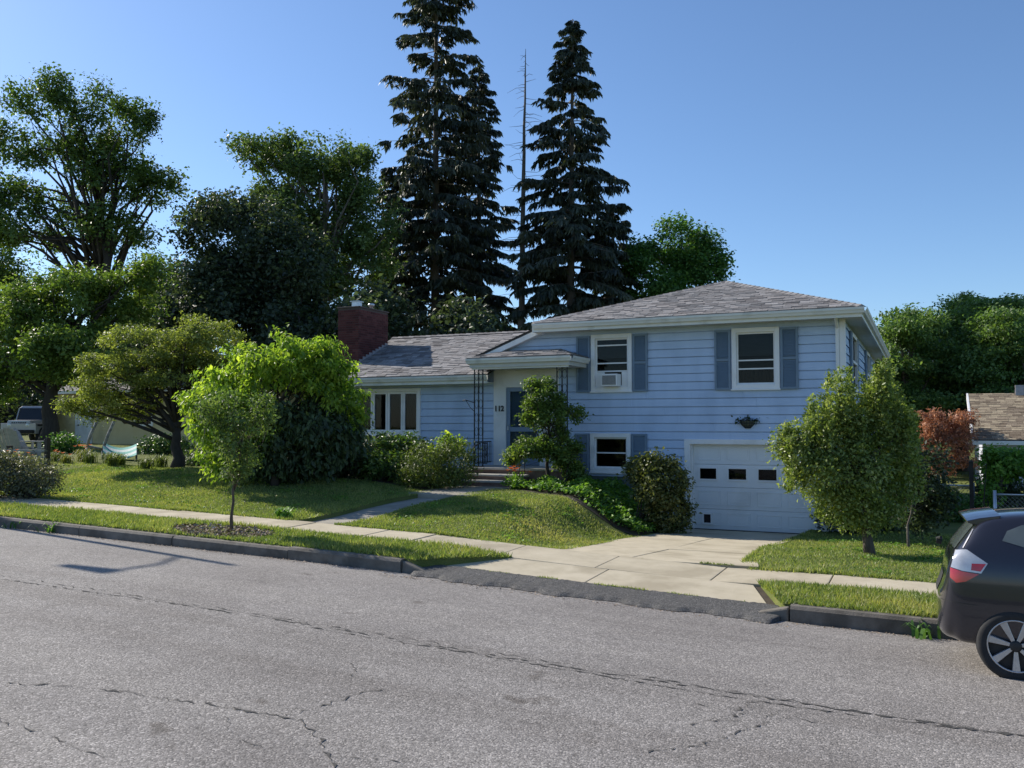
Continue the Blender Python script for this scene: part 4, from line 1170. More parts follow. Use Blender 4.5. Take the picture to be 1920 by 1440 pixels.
# spruces: tiers of drooping boughs with hanging fringes, gaps between the tiers
def spruce(label, px, top_y, t, wpx, seed, zlow_y=640, dens=1.0, gaps=.12, lean=0.0, pw=.62):
    r = np.random.default_rng(seed)
    base = np.array(gp(px, 800, t)); top = P(px + lean, top_y, t)
    H_ = top[2] - base[2]; zl = P(px, zlow_y, t)[2] - base[2]; Rm = wpx * t / FPX
    T = empty('spruce_tree', tuple(base), label, 'tree', 'spruces behind the house')
    m = MB()
    def ax(z): return base + (top - base) * (z / H_)
    m.tube([ax(z) - (np.array([0, 0, .2]) if z == 0 else 0) for z in np.linspace(0, H_, 14)], [.40 * (1 - .95 * k) + .015 for k in np.linspace(0, 1, 14)], 8)
    S, Dv, L, tone = [], [], [], []
    z = zl
    while z < H_ - .1:
        q = (z - zl) / (H_ - zl)
        Rz = Rm * (1 - q) ** pw * (1.0 if q > .1 else .85) + .10
        nb = int(r.integers(4, 7)) + (1 if q < .4 else 0)
        a0 = r.random() * 6.28
        tier = np.clip(r.normal(1.0, .14), .7, 1.2)
        for k in range(nb):
            if r.random() < gaps: continue
            a = a0 + 6.28 * k / nb + r.normal() * .3
            ln = Rz * np.clip(tier * r.normal(.9, .2), .45, 1.12)
            h = np.array([math.cos(a), math.sin(a), 0]); sd = np.array([-h[1], h[0], 0])
            o = ax(min(H_ - .05, z + r.normal() * .28))
            sag = r.uniform(.16, .5)
            ss = np.linspace(0, 1, 7)
            path = [o + h * ln * s_ + np.array([0, 0, ln * (.10 * s_ - sag * s_ * s_ * 1.1 + .12 * s_ ** 4)]) for s_ in ss]
            m.tube(path, [.04 * (1 - .85 * s_) * (ln / 3 + .3) for s_ in ss], 4, cap=False)
            bt = r.normal(.45, .2)
            # side twigs carry the hanging fringe
            nt_ = int(8 + ln * 3.6)
            for w in range(nt_):
                s0 = r.uniform(.12, 1.0) ** .75
                o2 = np.array([np.interp(s0, ss, [p_[i_] for p_ in path]) for i_ in range(3)])
                side = r.choice((-1, 1)); tl = (.16 + .30 * (1.05 - s0)) * min(ln, 3.2) * r.uniform(.5, 1.2)
                td = h * r.uniform(.35, .9) + sd * side * r.uniform(.4, 1.0); td /= np.linalg.norm(td)
                ns = int((9 + tl * 11) * dens)
                u = r.random(ns)
                pos = o2 + td * (u * tl)[:, None]; pos[:, 2] -= u * u * tl * .35
                dirs = np.stack([r.normal(0, .30, ns), r.normal(0, .30, ns), -np.ones(ns) * r.uniform(.5, 1.1)], 1) + td * r.uniform(0, .7, ns)[:, None]
                S.append(pos); Dv.append(dirs); L.append(r.uniform(.28, .78, ns) * (.65 + .35 * (1 - q))); tone.append(np.clip(bt + r.normal(0, .16, ns), 0, 1))
        z += r.uniform(.42, .85) * (1.0 if q < .8 else .55)
    S = np.concatenate(S); Dv = np.concatenate(Dv); L = np.concatenate(L)[:, None]; tone = np.concatenate(tone)
    Dv /= np.linalg.norm(Dv, axis=1)[:, None]
    sd = np.cross(Dv, r.normal(size=Dv.shape)); sd /= np.linalg.norm(sd, axis=1)[:, None]
    W = L * .18 + .03
    V = np.stack([S - sd * W * .4, S + sd * W * .4, S + Dv * L * .6 + sd * W * .5, S + Dv * L, S + Dv * L * .5 - sd * W * .5], 1).reshape(-1, 3) - base
    i = np.arange(len(S)) * 5
    F = np.concatenate([np.stack([i, i + 1, i + 2], 1), np.stack([i, i + 2, i + 4], 1), np.stack([i + 2, i + 3, i + 4], 1)])
    link('crown', mesh_np('crown', V, F, M['lf_spruce'], {'rnd': np.repeat(tone, 5)}), T)
    m.build('trunk', M['barkgrey'], T, smooth=True)
# farther trees that close the row between the big crowns
spruce('tallest dark spruce, its top cut by the photo edge', 815, -190, 64, 122, 71, 610, .95, .16, 4, .52)
spruce('slimmer dark spruce standing close right of the tallest one', 898, 122, 67, 80, 72, 640, .95, .14, 0, .5)
spruce('dark spruce with a full pointed top, right of the bare snag', 1068, 36, 60, 126, 73, 620, 1.0, .14, 6, .62)
spruce('shorter dark spruce low behind roof, right of the pointed one', 1150, 385, 63, 80, 74, 640, 1.1, .06, 0, .55)
spruce('shorter dark spruce left of the tallest one above wing roof', 740, 320, 66, 85, 75, 640, 1.0, .08, 0, .5)
# bare snag
b = np.array(gp(974, 800, 62)); tp = P(986, 92, 62)
T = empty('bare_snag', tuple(b), 'dead bare tall conifer trunk with thin twigs between the spruces', 'tree')
m = MB(); r = np.random.default_rng(9)
ks = np.linspace(0, 1, 16)
m.tube([b + (tp - b) * k + (np.array([0, 0, -.2]) if k == 0 else r.normal(size=3) * np.array([.03, .03, 0])) for k in ks], [.30 * (1 - k) ** .8 + .016 for k in ks], 7)
m.build('trunk', M['barkgrey'], T, smooth=True)
m = MB()
for k in np.linspace(.33, .985, 95):
    o = b + (tp - b) * k; a = r.random() * 6.28; ln = (2.7 * (1 - k) ** .5 + .35) * r.uniform(.4, 1.15)
    h = np.array([math.cos(a), math.sin(a), 0])
    m.tube([o, o + h * ln * .5 + np.array([0, 0, -.02 * ln]), o + h * ln + np.array([0, 0, r.uniform(-.3, .22) * ln])], [.022, .014, .007], 4, cap=False)
tag(m.build('twigs', M['barkgrey'], T), kind='stuff')

# garden trees and shrubs on the left
b = gp(330, 885, 23.2)
tree('japanese_maple', 'low spreading olive-green tree with thick dark trunk on the left lawn', 'tree', b, P(322, 720, 23.2),
     [E(300, 650, 95, 38, 23.2, 0, 1.6), E(210, 700, 75, 42, 23.2, -.4, 1.4), E(390, 650, 75, 32, 23.2, .3, 1.5), E(180, 755, 45, 38, 23.2, -.2, 1.0), E(330, 700, 110, 42, 23.2, .4, 1.6), E(250, 755, 60, 35, 23.2, .2, 1.0), E(420, 700, 55, 35, 23.2, .5, 1.2), E(380, 610, 45, 16, 23.2, .2, .8)],
     'lf_maple', 1700, 30, .10, .065, .04, .15, 'barkdark', 26, nl=45, shell=.45, flat=.6, lumps=26,
     stems=[(b, P(330, 740, 23.2), .17), (P(330, 800, 23.2), P(230, 690, 23.0), .07), (P(331, 790, 23.2), P(400, 680, 23.5), .07)])
b = gp(515, 895, 19.7)
tree('weeping_shrub', 'tall drooping shrub with sunlight coloured into yellow-green top leaves and shade into dark underside', 'shrub', b, P(520, 720, 19.7),
     [E(520, 690, 95, 40, 19.7, 0, 1.1), E(430, 725, 65, 45, 19.7, -.2, 1.0), E(600, 700, 55, 40, 19.7, .1, .9), E(400, 780, 48, 60, 19.7, -.2, .8), E(630, 745, 42, 40, 19.7, .3, .7), E(560, 655, 45, 22, 19.7, 0, .6), E(525, 632, 9, 12, 19.7, 0, .2), E(358, 748, 26, 14, 19.7, -.2, .3), E(655, 775, 26, 26, 19.7, .3, .4), E(600, 652, 34, 16, 19.7, 0, .4), E(455, 668, 34, 16, 19.7, 0, .4), E(630, 690, 28, 12, 19.7, .1, .3), E(415, 850, 48, 40, 19.7, -.1, .6), E(480, 800, 45, 55, 19.6, -.3, .6)],
     'lf_bright', 1150, 22, .09, .115, .05, .09, 'barkdark', 27, nl=60, droop=.8, shell=.5, up=.6, lumps=20)  # sunlight on the shrub top is put into this bright leaf colour
t_ = [o for o in COL.objects if o.name.startswith('weeping_shrub')][0]
foliage('skirt', [E(545, 800, 100, 75, 20.0, 0, 1.0), E(620, 810, 48, 70, 20.0, .2, .8), E(560, 860, 110, 40, 20.0, 0, .9)], 520, 28, .15, .14, .06, M['lf_under'], t_, tuple(t_.location), 28, droop=.9, lumps=10)  # darker leaf set; shade below the shrub top is put into its colour
b = (-10.0, 10.88, float(strip_z(-10.0, 10.88)))
tree('young_tree', 'slender young street tree with vase-shaped crown beside the kerb', 'tree', b, (-9.92, 10.9, 2.1),
     [E(435, 805, 42, 42, 13.85, 0, .4), E(390, 775, 24, 34, 13.85, .1, .3), E(490, 780, 17, 52, 13.85, 0, .3), E(440, 855, 36, 38, 13.85, 0, .35), E(445, 888, 22, 18, 13.85, 0, .2), E(425, 745, 25, 16, 13.85, 0, .25), E(498, 745, 12, 20, 13.85, 0, .15)],
     'lf_sap', 270, 15, .055, .06, .028, .028, 'bark', 29, nl=40, shell=.3)

# lower planting: shrubs
def shrub(name, label, base_px, t, blobs, leaf, ncl, per, sig, ln, wd, seed, cat='shrub', group=None, droop=0, shell=.6, up=.4, stems=6, bark='barkdark', zmin=None):
    b = np.array(gp(*base_px, t)) if len(base_px) == 2 else np.array(base_px)
    T = empty(name, tuple(b), label, cat, group)
    o, C = foliage('foliage', blobs, ncl, per, sig, ln, wd, M[leaf], T, b, seed, up, droop, shell, zmin=b[2] + .01 if zmin is None else zmin)
    r = np.random.default_rng(seed); m = MB()
    for c in C[r.choice(len(C), stems)]:
        s = b + np.array([r.normal() * .1, r.normal() * .1, -.05]); mid = (s + c) / 2 + r.normal(size=3) * .05
        m.tube([s, mid, c], [.022, .014, .005], 5)
    m.build('stems', M[bark], T)
    return T
shrub('yew_shrub', 'spreading feathery yellow-green shrub left of the porch steps', (820, 912), 20.9, [E(800, 875, 48, 36, 20.9, -.2, .6), E(850, 870, 40, 40, 20.9, 0, .6), E(775, 895, 26, 20, 20.9, -.2, .4), E(835, 900, 50, 16, 20.9, -.3, .5)], 'lf_yew', 300, 30, .11, .075, .022, 81, droop=-.6)
shrub('lime_shrub', 'small lime green leafy shrub glowing behind feathery shrub by the steps', (845, 880), 21.6, [E(845, 835, 22, 22, 21.6, 0, .35), E(825, 850, 20, 18, 21.6, 0, .3)], 'lf_bright', 70, 20, .07, .08, .05, 82)
shrub('foundation_hedge', 'clipped leafy hedge under the four-pane picture window', (735, 885), 22.5, [E(715, 845, 48, 25, 22.4, 0, .6), E(770, 850, 38, 26, 22.4, .1, .6), E(740, 875, 60, 22, 22.3, 0, .6)], 'lf_hedge', 300, 26, .10, .10, .055, 83, cat='hedge')
shrub('shade_shrub', 'dark leafy shrub in shade below the drooping shrub', (600, 890), 21.3, [E(590, 860, 60, 32, 21.3, 0, .6), E(650, 855, 50, 38, 21.3, .2, .6)], 'lf_dark', 200, 24, .12, .12, .06, 84)
shrub('shade_shrub', 'dark low shrub between drooping shrub and feathery shrub', (705, 890), 21.3, [E(700, 875, 45, 20, 21.3, 0, .5), E(750, 880, 25, 18, 21.3, 0, .4)], 'lf_hedge', 110, 24, .1, .1, .05, 85)
shrub('garage_bush', 'rounded bronze-green bush at left corner of the garage door', (-5.75, 18.9, .1), 19.4, [E(1240, 905, 50, 52, 19.3, 0, .62), E(1215, 890, 32, 34, 19.3, .1, .5), E(1252, 960, 44, 38, 19.3, 0, .5), E(1190, 880, 16, 18, 19.4, .2, .3)], 'lf_bush', 420, 26, .075, .075, .045, 86, zmin=-.2)
shrub('border_shrub', 'dark green shrub against yellow house wall right of the hammock', (305, 850), 31, [E(300, 838, 30, 16, 31, 0, .7), E(335, 842, 22, 14, 31, 0, .6)], 'lf_hedge', 130, 22, .12, .10, .06, 98)
shrub('border_shrub', 'flowering green shrub left of the yellow house door', (118, 850), 31, [E(115, 835, 22, 16, 31, 0, .6), E(135, 842, 14, 10, 31, 0, .4)], 'lf_green', 100, 22, .12, .10, .06, 99)
shrub('border_shrub', 'low dark shrub between spreading tree trunk and drooping shrub', (365, 880), 25, [E(370, 868, 26, 16, 25, 0, .6), E(400, 872, 22, 14, 25, 0, .5)], 'lf_under', 120, 22, .11, .09, .05, 100)
# left frame edge shrub
shrub('twiggy_shrub', 'grey-green twiggy shrub at the sidewalk on the left frame edge', (55, 930), 18.2, [E(55, 893, 50, 34, 18.2, 0, .6), E(10, 890, 50, 36, 18.2, .1, .6), E(85, 905, 26, 22, 18.2, 0, .4)], 'lf_grey', 330, 20, .10, .06, .03, 87, stems=26)
shrub('twiggy_shrub', 'grey-green twiggy shrub mostly outside the left frame edge', (-40, 932), 18.0, [E(-45, 885, 60, 45, 18.0, 0, .7)], 'lf_grey', 200, 20, .10, .06, .03, 88, stems=16)
# rust shrub and dark shrubs on the right
b = gp(1770, 930, 33.6)
tree('rust_maple', 'rust-red feathery small tree between the house and brown-roofed neighbour', 'tree', b, P(1765, 830, 33.6), [E(1770, 800, 45, 32, 33.6, 0, 1.1), E(1735, 815, 35, 40, 33.6, .2, .7), E(1800, 795, 32, 28, 33.6, 0, .6), E(1780, 850, 50, 35, 33.6, 0, 1.1), E(1725, 860, 35, 40, 33.6, .1, .7)], 'lf_rust', 520, 24, .13, .11, .045, .07, 'barkdark', 50, nl=25, droop=.5, flat=.6)
b = gp(1704, 1013, 16.4)
tree('shade_tree', 'thin pale-stemmed small tree in deep shade right of the pear tree', 'tree', b, P(1712, 880, 16.5), [E(1720, 890, 50, 60, 16.6, .2, .8), E(1745, 930, 40, 45, 16.6, .4, .7), E(1690, 920, 35, 60, 16.8, .6, .7), E(1725, 960, 40, 30, 16.8, .5, .6)], 'lf_dark', 330, 24, .12, .085, .05, .025, 'barkgrey', 51, nl=20)
shrub('shade_shrub', 'dark evergreen shrub against the side wall behind the pear tree', (1590, 985), 19.6, [E(1580, 965, 40, 30, 19.6, 0, .5), E(1640, 950, 50, 50, 19.8, 0, .7)], 'lf_dark', 220, 24, .12, .09, .05, 89)
shrub('shade_shrub', 'dark evergreen shrub behind the parked car by the chain-link gate', (1790, 985), 23.0, [E(1785, 955, 40, 28, 22.0, 0, .6), E(1750, 945, 34, 40, 22.5, .3, .6)], 'lf_green', 170, 24, .13, .1, .05, 90)
# pear tree with upright shoots
b = (-0.82, 15.75, gz(-0.82, 15.75))
tp_ = 14.7
bl = [E(x, y, a, b_, tp_, d_, min(.6, a * .0095)) for x, y, a, b_, d_ in ((1500, 852, 40, 45, -.1), (1478, 828, 22, 24, 0), (1540, 892, 46, 46, -.3), (1558, 832, 50, 44, 0), (1600, 880, 64, 60, -.2), (1652, 860, 52, 60, .1), (1690, 850, 28, 56, .2), (1642, 800, 46, 38, .1), (1590, 802, 42, 34, 0), (1602, 940, 62, 42, -.1), (1652, 930, 56, 48, .2), (1568, 950, 36, 32, -.2), (1702, 900, 24, 42, .2), (1600, 860, 70, 60, .5), (1560, 900, 50, 50, .4), (1625, 975, 44, 20, 0))]
for (x, y0, y1, w) in ((1570, 700, 790, 9), (1590, 725, 800, 9), (1655, 695, 780, 10), (1640, 715, 790, 9), (1545, 735, 800, 8), (1505, 775, 840, 9), (1480, 800, 850, 9), (1690, 745, 820, 9), (1615, 730, 800, 8), (1663, 715, 790, 11), (1625, 745, 800, 9), (1530, 755, 810, 8), (1705, 770, 830, 9), (1460, 815, 860, 8)):
    bl.append(E(x, (y0 + y1) / 2, w, (y1 - y0) / 2, tp_, 0, .1))
tree('pear_tree', 'bushy glossy-leaved tree with upright shoots on the right lawn', 'tree', b, P(1610, 800, tp_), bl, 'lf_pear', 1650, 22, .085, .055, .033, .085, 'bark', 52, nl=40, shell=.45, lumps=0)
pt_ = [o for o in COL.objects if o.name.startswith('pear_tree')][0]
rr = np.random.default_rng(91); sh_ = []
for k in range(60):
    x = rr.uniform(1465, 1715); top = 770 - 60 * math.exp(-((x - 1655) / 32) ** 2) - 55 * math.exp(-((x - 1580) / 30) ** 2) + 75 * max(0, (1530 - x) / 70) + rr.uniform(-34, 14) + 30 * max(0, (x - 1690) / 25)
    ln_ = rr.uniform(60, 120); dep = rr.uniform(-.45, .45)
    for q in np.linspace(0, 1, 7): sh_.append(E(x + (1 - q) * rr.uniform(-4, 4), top + ln_ * q, 3 + 6 * q, 7, tp_, dep, .05))
foliage('shoots', sh_, 1700, 9, .028, .055, .032, M['lf_pear'], pt_, tuple(pt_.location), 92, up=.3, droop=-.8)
# tree by the front door
b = (-8.18, 19.5, gz(-8.18, 19.5))
td = 21.0
tree('entry_tree', 'small irregular apple-green tree growing in front of the entrance', 'tree', b, P(1030, 790, td),
     [E(1020, 750, 32, 36, td, 0, .4), E(1010, 720, 22, 16, td, 0, .3), E(1040, 790, 36, 36, td, 0, .45), E(985, 840, 36, 24, td, -.2, .4), E(1050, 835, 44, 38, td, 0, .5), E(965, 850, 20, 18, td, -.2, .3), E(1082, 775, 18, 12, td, .1, .2), E(1070, 870, 30, 22, td, 0, .35), E(1000, 780, 20, 22, td, -.1, .3), E(1080, 890, 14, 16, td, 0, .2)],
     'lf_mid', 620, 24, .075, .07, .042, .055, 'barkdark', 53, nl=24, lumps=8,
     stems=[(b, P(1030, 770, td), .055), ((-7.7, 19.45, gz(-7.7, 19.45)), P(1075, 840, td), .035)])

# ground cover on the bank beside the drive (nobody could count it)
r = np.random.default_rng(12)
n = 16000
x = r.uniform(-8.9, -5.28, n); y = r.uniform(16.2, 20.9, n)
edge = np.interp(x, [-8.9, -8.0, -6.6, -5.9, -5.25], [18.6, 18.2, 17.7, 17.5, 17.7])
k = (y > edge + r.normal(0, .12, n)) & ~((x < -7.7) & (y > 19.6)) & ~((x < -8.6) & (y > 18.9))
x, y = x[k], y[k]
h = .03 + .20 * r.random(len(x)) * (0.6 + 0.4 * np.sin(x * 7 + y * 3)) + .05
V, F = leaf_arrays(np.stack([x, y, ground(x, y) + h], 1), .085, .06, r, 1.2)
tag(link('ground_cover', mesh_np('ground_cover', V, F, M['lf_cover'], {'rnd': np.repeat(np.clip(r.normal(.5, .25, len(x)), 0, 1), 4)})), 'leafy green ground cover spilling down the bank beside driveway', 'ground cover', kind='stuff')
mb = grid_patch('flower_bed', lambda y: -8.7, lambda y: -5.3, np.linspace(17.4, 20.98, 30), 24, lambda x, y: ground(x, y) + .012, M['soil']); tag(mb, kind='structure')
mb = grid_patch('flower_bed', lambda y: -15.2, lambda y: -10.5, np.linspace(17.6, 20.98, 24), 24, lambda x, y: ground(x, y) + .012, M['soil']); tag(mb, kind='structure')

# strap-leaved perennials (daylily clumps)
def clump(name, label, x, y, h, n, leaf, seed, cat='plant', group=None, flowers=0, wd=.022, spread=.5):
    r = np.random.default_rng(seed); z = gz(x, y)
    T = empty(name, (x, y, z), label, cat, group)
    V, F = [], []
    for i in range(n):
        a = r.random() * 6.28; l = h * r.uniform(.6, 1.15); o = np.array([r.normal() * .07, r.normal() * .07, -.01])
        hd = np.array([math.cos(a), math.sin(a), 0]); s = np.array([-hd[1], hd[0], 0]) * wd / 2
        lean = r.uniform(.15, 1) * spread
        p = [o, o + hd * l * .35 * lean + np.array([0, 0, l * .6]), o + hd * l * .8 * lean + np.array([0, 0, l * .92]), o + hd * l * 1.25 * lean + np.array([0, 0, l * (.95 - .45 * lean)])]
        b = len(V)
        V += [p[0] - s, p[0] + s, p[1] - s, p[1] + s, p[2] - s * .7, p[2] + s * .7, p[3]]
        F += [(b, b + 1, b + 3), (b, b + 3, b + 2), (b + 2, b + 3, b + 5), (b + 2, b + 5, b + 4), (b + 4, b + 5, b + 6)]
    link('leaves', mesh_np('leaves', V, F, M[leaf], {'rnd': np.repeat(np.clip(r.normal(.5, .22, n), 0, 1), 7)}), T)
    if flowers:
        V, F = [], []
        for i in range(flowers):
            c = np.array([r.normal() * .16, r.normal() * .16, h * r.uniform(.9, 1.35)])
            for k in range(6):
                a = k * 1.047; d = np.array([math.cos(a), math.sin(a), .45]); s = np.array([-math.sin(a), math.cos(a), 0]) * .018
                b = len(V); V += [c, c + d * .04 + s, c + d * .075, c + d * .04 - s]; F += [(b, b + 1, b + 2), (b, b + 2, b + 3)]
        tag(link('flowers', mesh_np('flowers', V, F, M['lf_orange'], {'rnd': r.random(len(V))}), T), kind='stuff')
    return T
cl = [(105, 25.5, 1), (128, 25.2, 0), (150, 25, 0), (170, 24.8, 0), (192, 24.5, 0), (215, 24.3, 0), (240, 24, 0), (262, 23.8, 0), (285, 23.5, 0), (308, 23.2, 0), (40, 23.2, 1), (10, 23.4, 1)]
for i, (px, t, fl) in enumerate(cl):
    p = P(px, 860, t)
    nm = ('first', 'second', 'third', 'fourth', 'fifth', 'sixth', 'seventh', 'eighth', 'ninth', 'tenth')
    lab = f'{nm[i]} strap-leaved clump from left in the border before the yellow house' if i < 10 else ('straw-coloured flowering clump below the rail fence' if i == 10 else 'straw-coloured flowering clump at the left frame edge below the rail fence')
    clump('daylily_clump', lab, p[0] + .25 * math.sin(i * 2.7), p[1] + .45 * math.sin(i * 1.9), .22 + .16 * abs(math.sin(i * 1.31 + .4)), 90, 'lf_straw' if i in (1, 2, 10, 11) else 'lf_yew', 200 + i, 'plant', 'daylily clumps in the border', flowers=(9 if i == 1 else 3) if fl or i in (1, 2) else 0, spread=.9)
clump('lily_plant', 'orange flowering lily plant at the foot of the porch steps', -8.62, 18.75, .42, 70, 'lf_cover', 230, 'plant', flowers=16)
clump('lily_plant', 'small orange flowering lily in shade under dark shrubs', -12.6, 18.4, .35, 40, 'lf_green', 231, 'plant', flowers=4)
clump('weed_tuft', 'weed growing at the kerb beside the parked car', -.05, 9.94, .18, 26, 'lf_green', 232, 'weed', wd=.03, spread=1)
clump('weed_tuft', 'small weed in the gutter nearest left frame edge', -13.9, 9.95, .14, 16, 'lf_green', 233, 'weed', wd=.025, spread=1)
clump('weed_tuft', 'small weed in the gutter, second from left frame edge', -13.0, 9.95, .18, 18, 'lf_green', 234, 'weed', wd=.025, spread=1)
for o in COL.objects:
    if o.name.startswith('weed_tuft'): o.location.z = float(road_z(o.location.x, 9.95))
for x_, y_, s_ in ((-9.0, 12.6, 235),): clump('hosta_plant', 'small pale green plant where front path meets sidewalk', -10.35, 12.62, .2, 36, 'lf_cover', s_, 'plant', wd=.05, spread=1)

# wall planter trailing leaves
r = np.random.default_rng(77)
pts = np.concatenate([r.normal(size=(60, 3)) * [.12, .04, .035] + [-3.70, 20.88, 2.30], r.normal(size=(26, 3)) * [.04, .03, .025] + [-3.47, 20.9, 2.27], r.normal(size=(20, 3)) * [.03, .03, .03] + [-3.92, 20.9, 2.26]])
V, F = leaf_arrays(pts, .06, .035, r); V -= np.array(WP.location)
link('trailing_leaves', mesh_np('trailing_leaves', V, F, M['lf_dark'], {'rnd': r.random(len(V))}), WP)

# grass blades
def blades(n, xs, ys, zf, seed, hmin=.018, hmax=.05, keep=None):
    r = np.random.default_rng(seed)
    x = xs(r, n); y = ys(r, n)
    if callable(x): x = x(y)
    if keep is not None:
        k = keep(x, y); x, y = x[k], y[k]
    n = len(x)
    patch = .5 + .5 * np.sin(x * 1.7 + 2 * np.sin(y * 1.1)) * np.sin(y * 2.3 + np.sin(x * 2.9))
    h = (hmin + (hmax - hmin) * r.random(n)) * (.7 + .6 * patch)
    z = zf(x, y)
    a = r.random(n) * 6.28; w = r.uniform(.006, .013, n)
    s = np.stack([np.cos(a), np.sin(a), 0 * a], 1) * w[:, None]
    lean = r.normal(size=(n, 2)) * .45
    b = np.stack([x, y, z - .005], 1)
    tip = b + np.stack([lean[:, 0] * h, lean[:, 1] * h, h], 1)
    V = np.stack([b - s, b + s, tip], 1).reshape(-1, 3)
    F = np.arange(3 * n).reshape(-1, 3)
    tone = np.clip(.25 + .35 * patch + r.normal(0, .2, n) + .22 * (r.random(n) < .10), 0, 1)
    for (cx, cy, rx, ry, am) in ((-6.0, 14.6, .9, .8, .4), (-7.4, 13.2, 1.2, .35, .18), (-15.5, 13.0, 2.5, .35, .2), (-12, 14.5, .8, .5, .15), (-18, 15, 1.2, .6, .2), (-.2, 10.5, 1.3, .25, .25), (0.6, 13.4, .7, .4, .2)):
        tone += am * np.exp(-((x - cx) / rx) ** 2 - ((y - cy) / ry) ** 2)
    return V, F, np.repeat(np.clip(tone, 0, 1), 3)
def merge(parts):
    V, F, A, o = [], [], [], 0
    for v, f, a in parts:
        V.append(v); F.append(f + o); A.append(a); o += len(v)
    return np.concatenate(V), np.concatenate(F), np.concatenate(A)
U = lambda a, b: (lambda r, n: r.uniform(a, b, n))
parts = [
    blades(95000, U(-20, -10.0), U(12.38, 17.6), ground, 301),
    blades(30000, U(-34, -20), U(12.38, 17.6), ground, 302),
    blades(52000, U(-9.1, -5.2), U(12.36, 18.6), ground, 303, keep=lambda x, y: (x < -5.15 - .55 * sstep((13.6 - y) / 1.3)) & (y < np.interp(x, [-8.9, -8.0, -6.6, -5.9, -5.25], [18.5, 18.0, 17.3, 17.0, 17.4]))),
    blades(52000, U(-2.85, 3.2), U(12.36, 21.5), ground, 304, keep=lambda x, y: x > -2.38 - .25 * np.sin((y - 12.4) / 8.6 * 3.14159) + .25 * sstep((13.2 - y) / .9)),
    blades(30000, U(-14.5, -5.3), U(10.13, 11.40), strip_z, 305, .03, .08, keep=lambda x, y: (x < -6.12 + .85 * (y - 10.15) / 1.2) & ((x + 10) ** 2 / .9 + (y - 10.7) ** 2 / .3 > 1)),
    blades(26000, U(-30, -14.5), U(10.13, 11.40), strip_z, 306, .03, .08),
    blades(24000, U(-1.95, 3.0), U(10.13, 11.40), strip_z, 307, .03, .085, keep=lambda x, y: x > -1.45 - .45 * (y - 10.15) / 1.2),
    # ragged tufts over the paving edges and the joints
    blades(9000, U(-20, -5.8), lambda r, n: 12.41 + r.normal(0, .025, n), ground, 308, .03, .08, keep=lambda x, y: (x < -10.02) | (x > -9.1)),
    blades(3000, U(-2.2, 3.0), lambda r, n: 12.41 + r.normal(0, .03, n), ground, 309, .03, .08),
    blades(1500, U(-5.6, -1.9), lambda r, n: 10.43 + r.normal(0, .012, n), lambda x, y: gut(x) + .06, 310, .02, .05, keep=lambda x, y: np.sin(x * 3.3) + np.sin(x * 7.1 + 1) > -.3),
    blades(700, U(-5.5, -2.4), lambda r, n: 12.437 + r.normal(0, .008, n), lambda x, y: drv(y) + .003, 311, .015, .04, keep=lambda x, y: np.sin(x * 4.3) > .2),
]
V, F, A = merge(parts)
tag(link('grass', mesh_np('grass', V, F, M['grass'], {'rnd': A})), 'mown green grass on the lawns and kerbside strips', 'grass', kind='stuff')
r = np.random.default_rng(401)
wp, wa = [], []
for k in range(120):
    reg = r.choice(3, p=[.5, .25, .25])
    cx, cy = ((r.uniform(-20, -10.2), r.uniform(12.6, 17)), (r.uniform(-8.9, -6), r.uniform(12.6, 16.8)), (r.uniform(-2, 2.2), r.uniform(12.7, 19)))[reg]
    q = r.integers(18, 60); x = cx + r.normal(0, .13, q); y = np.maximum(cy + r.normal(0, .1, q), 12.45)
    wp.append(np.stack([x, y, ground(x, y) + r.uniform(.01, .045, q)], 1)); wa.append(np.full(q, r.uniform(.1, .9)))
wp = np.concatenate(wp); V, F = leaf_arrays(wp, .045, .032, r, 1.6)
tag(link('lawn_weeds', mesh_np('lawn_weeds', V, F, M['lf_cover'], {'rnd': np.repeat(np.concatenate(wa), 4)})), 'clover and broad-leaved weeds scattered through the lawns', 'weeds', kind='stuff')
n = 1500
x = np.where(r.random(n) < .6, r.uniform(-15, -5.8, n), r.uniform(-6, 2.5, n)); y = 9.99 - np.abs(r.normal(0, .10, n)) - np.where((x > -6.4) & (x < -1.3), .28, 0)
V, F = leaf_arrays(np.stack([x, y, road_z(x, y) + .006], 1), .022, .014, r, 3.0)
tag(link('gutter_grit', mesh_np('gutter_grit', V, F, M['chip'], {'rnd': np.repeat(r.random(n), 4)})), 'grit and dry leaf bits lying along the gutter', 'grit', kind='stuff')
# wood chips round the young tree
r = np.random.default_rng(15); n = 900
a = r.random(n) * 6.28; q = np.sqrt(r.random(n))
x = -10.05 + .95 * q * np.cos(a); y = 10.68 + .5 * q * np.sin(a)
V, F = leaf_arrays(np.stack([x, y, strip_z(x, y) + .012 + .02 * r.random(n)], 1), .06, .03, r, 1.5)
tag(link('wood_chips', mesh_np('wood_chips', V, F, M['chip'], {'rnd': np.repeat(r.random(n), 4)})), 'wood chip mulch ringed around the young street tree', 'mulch', kind='stuff')

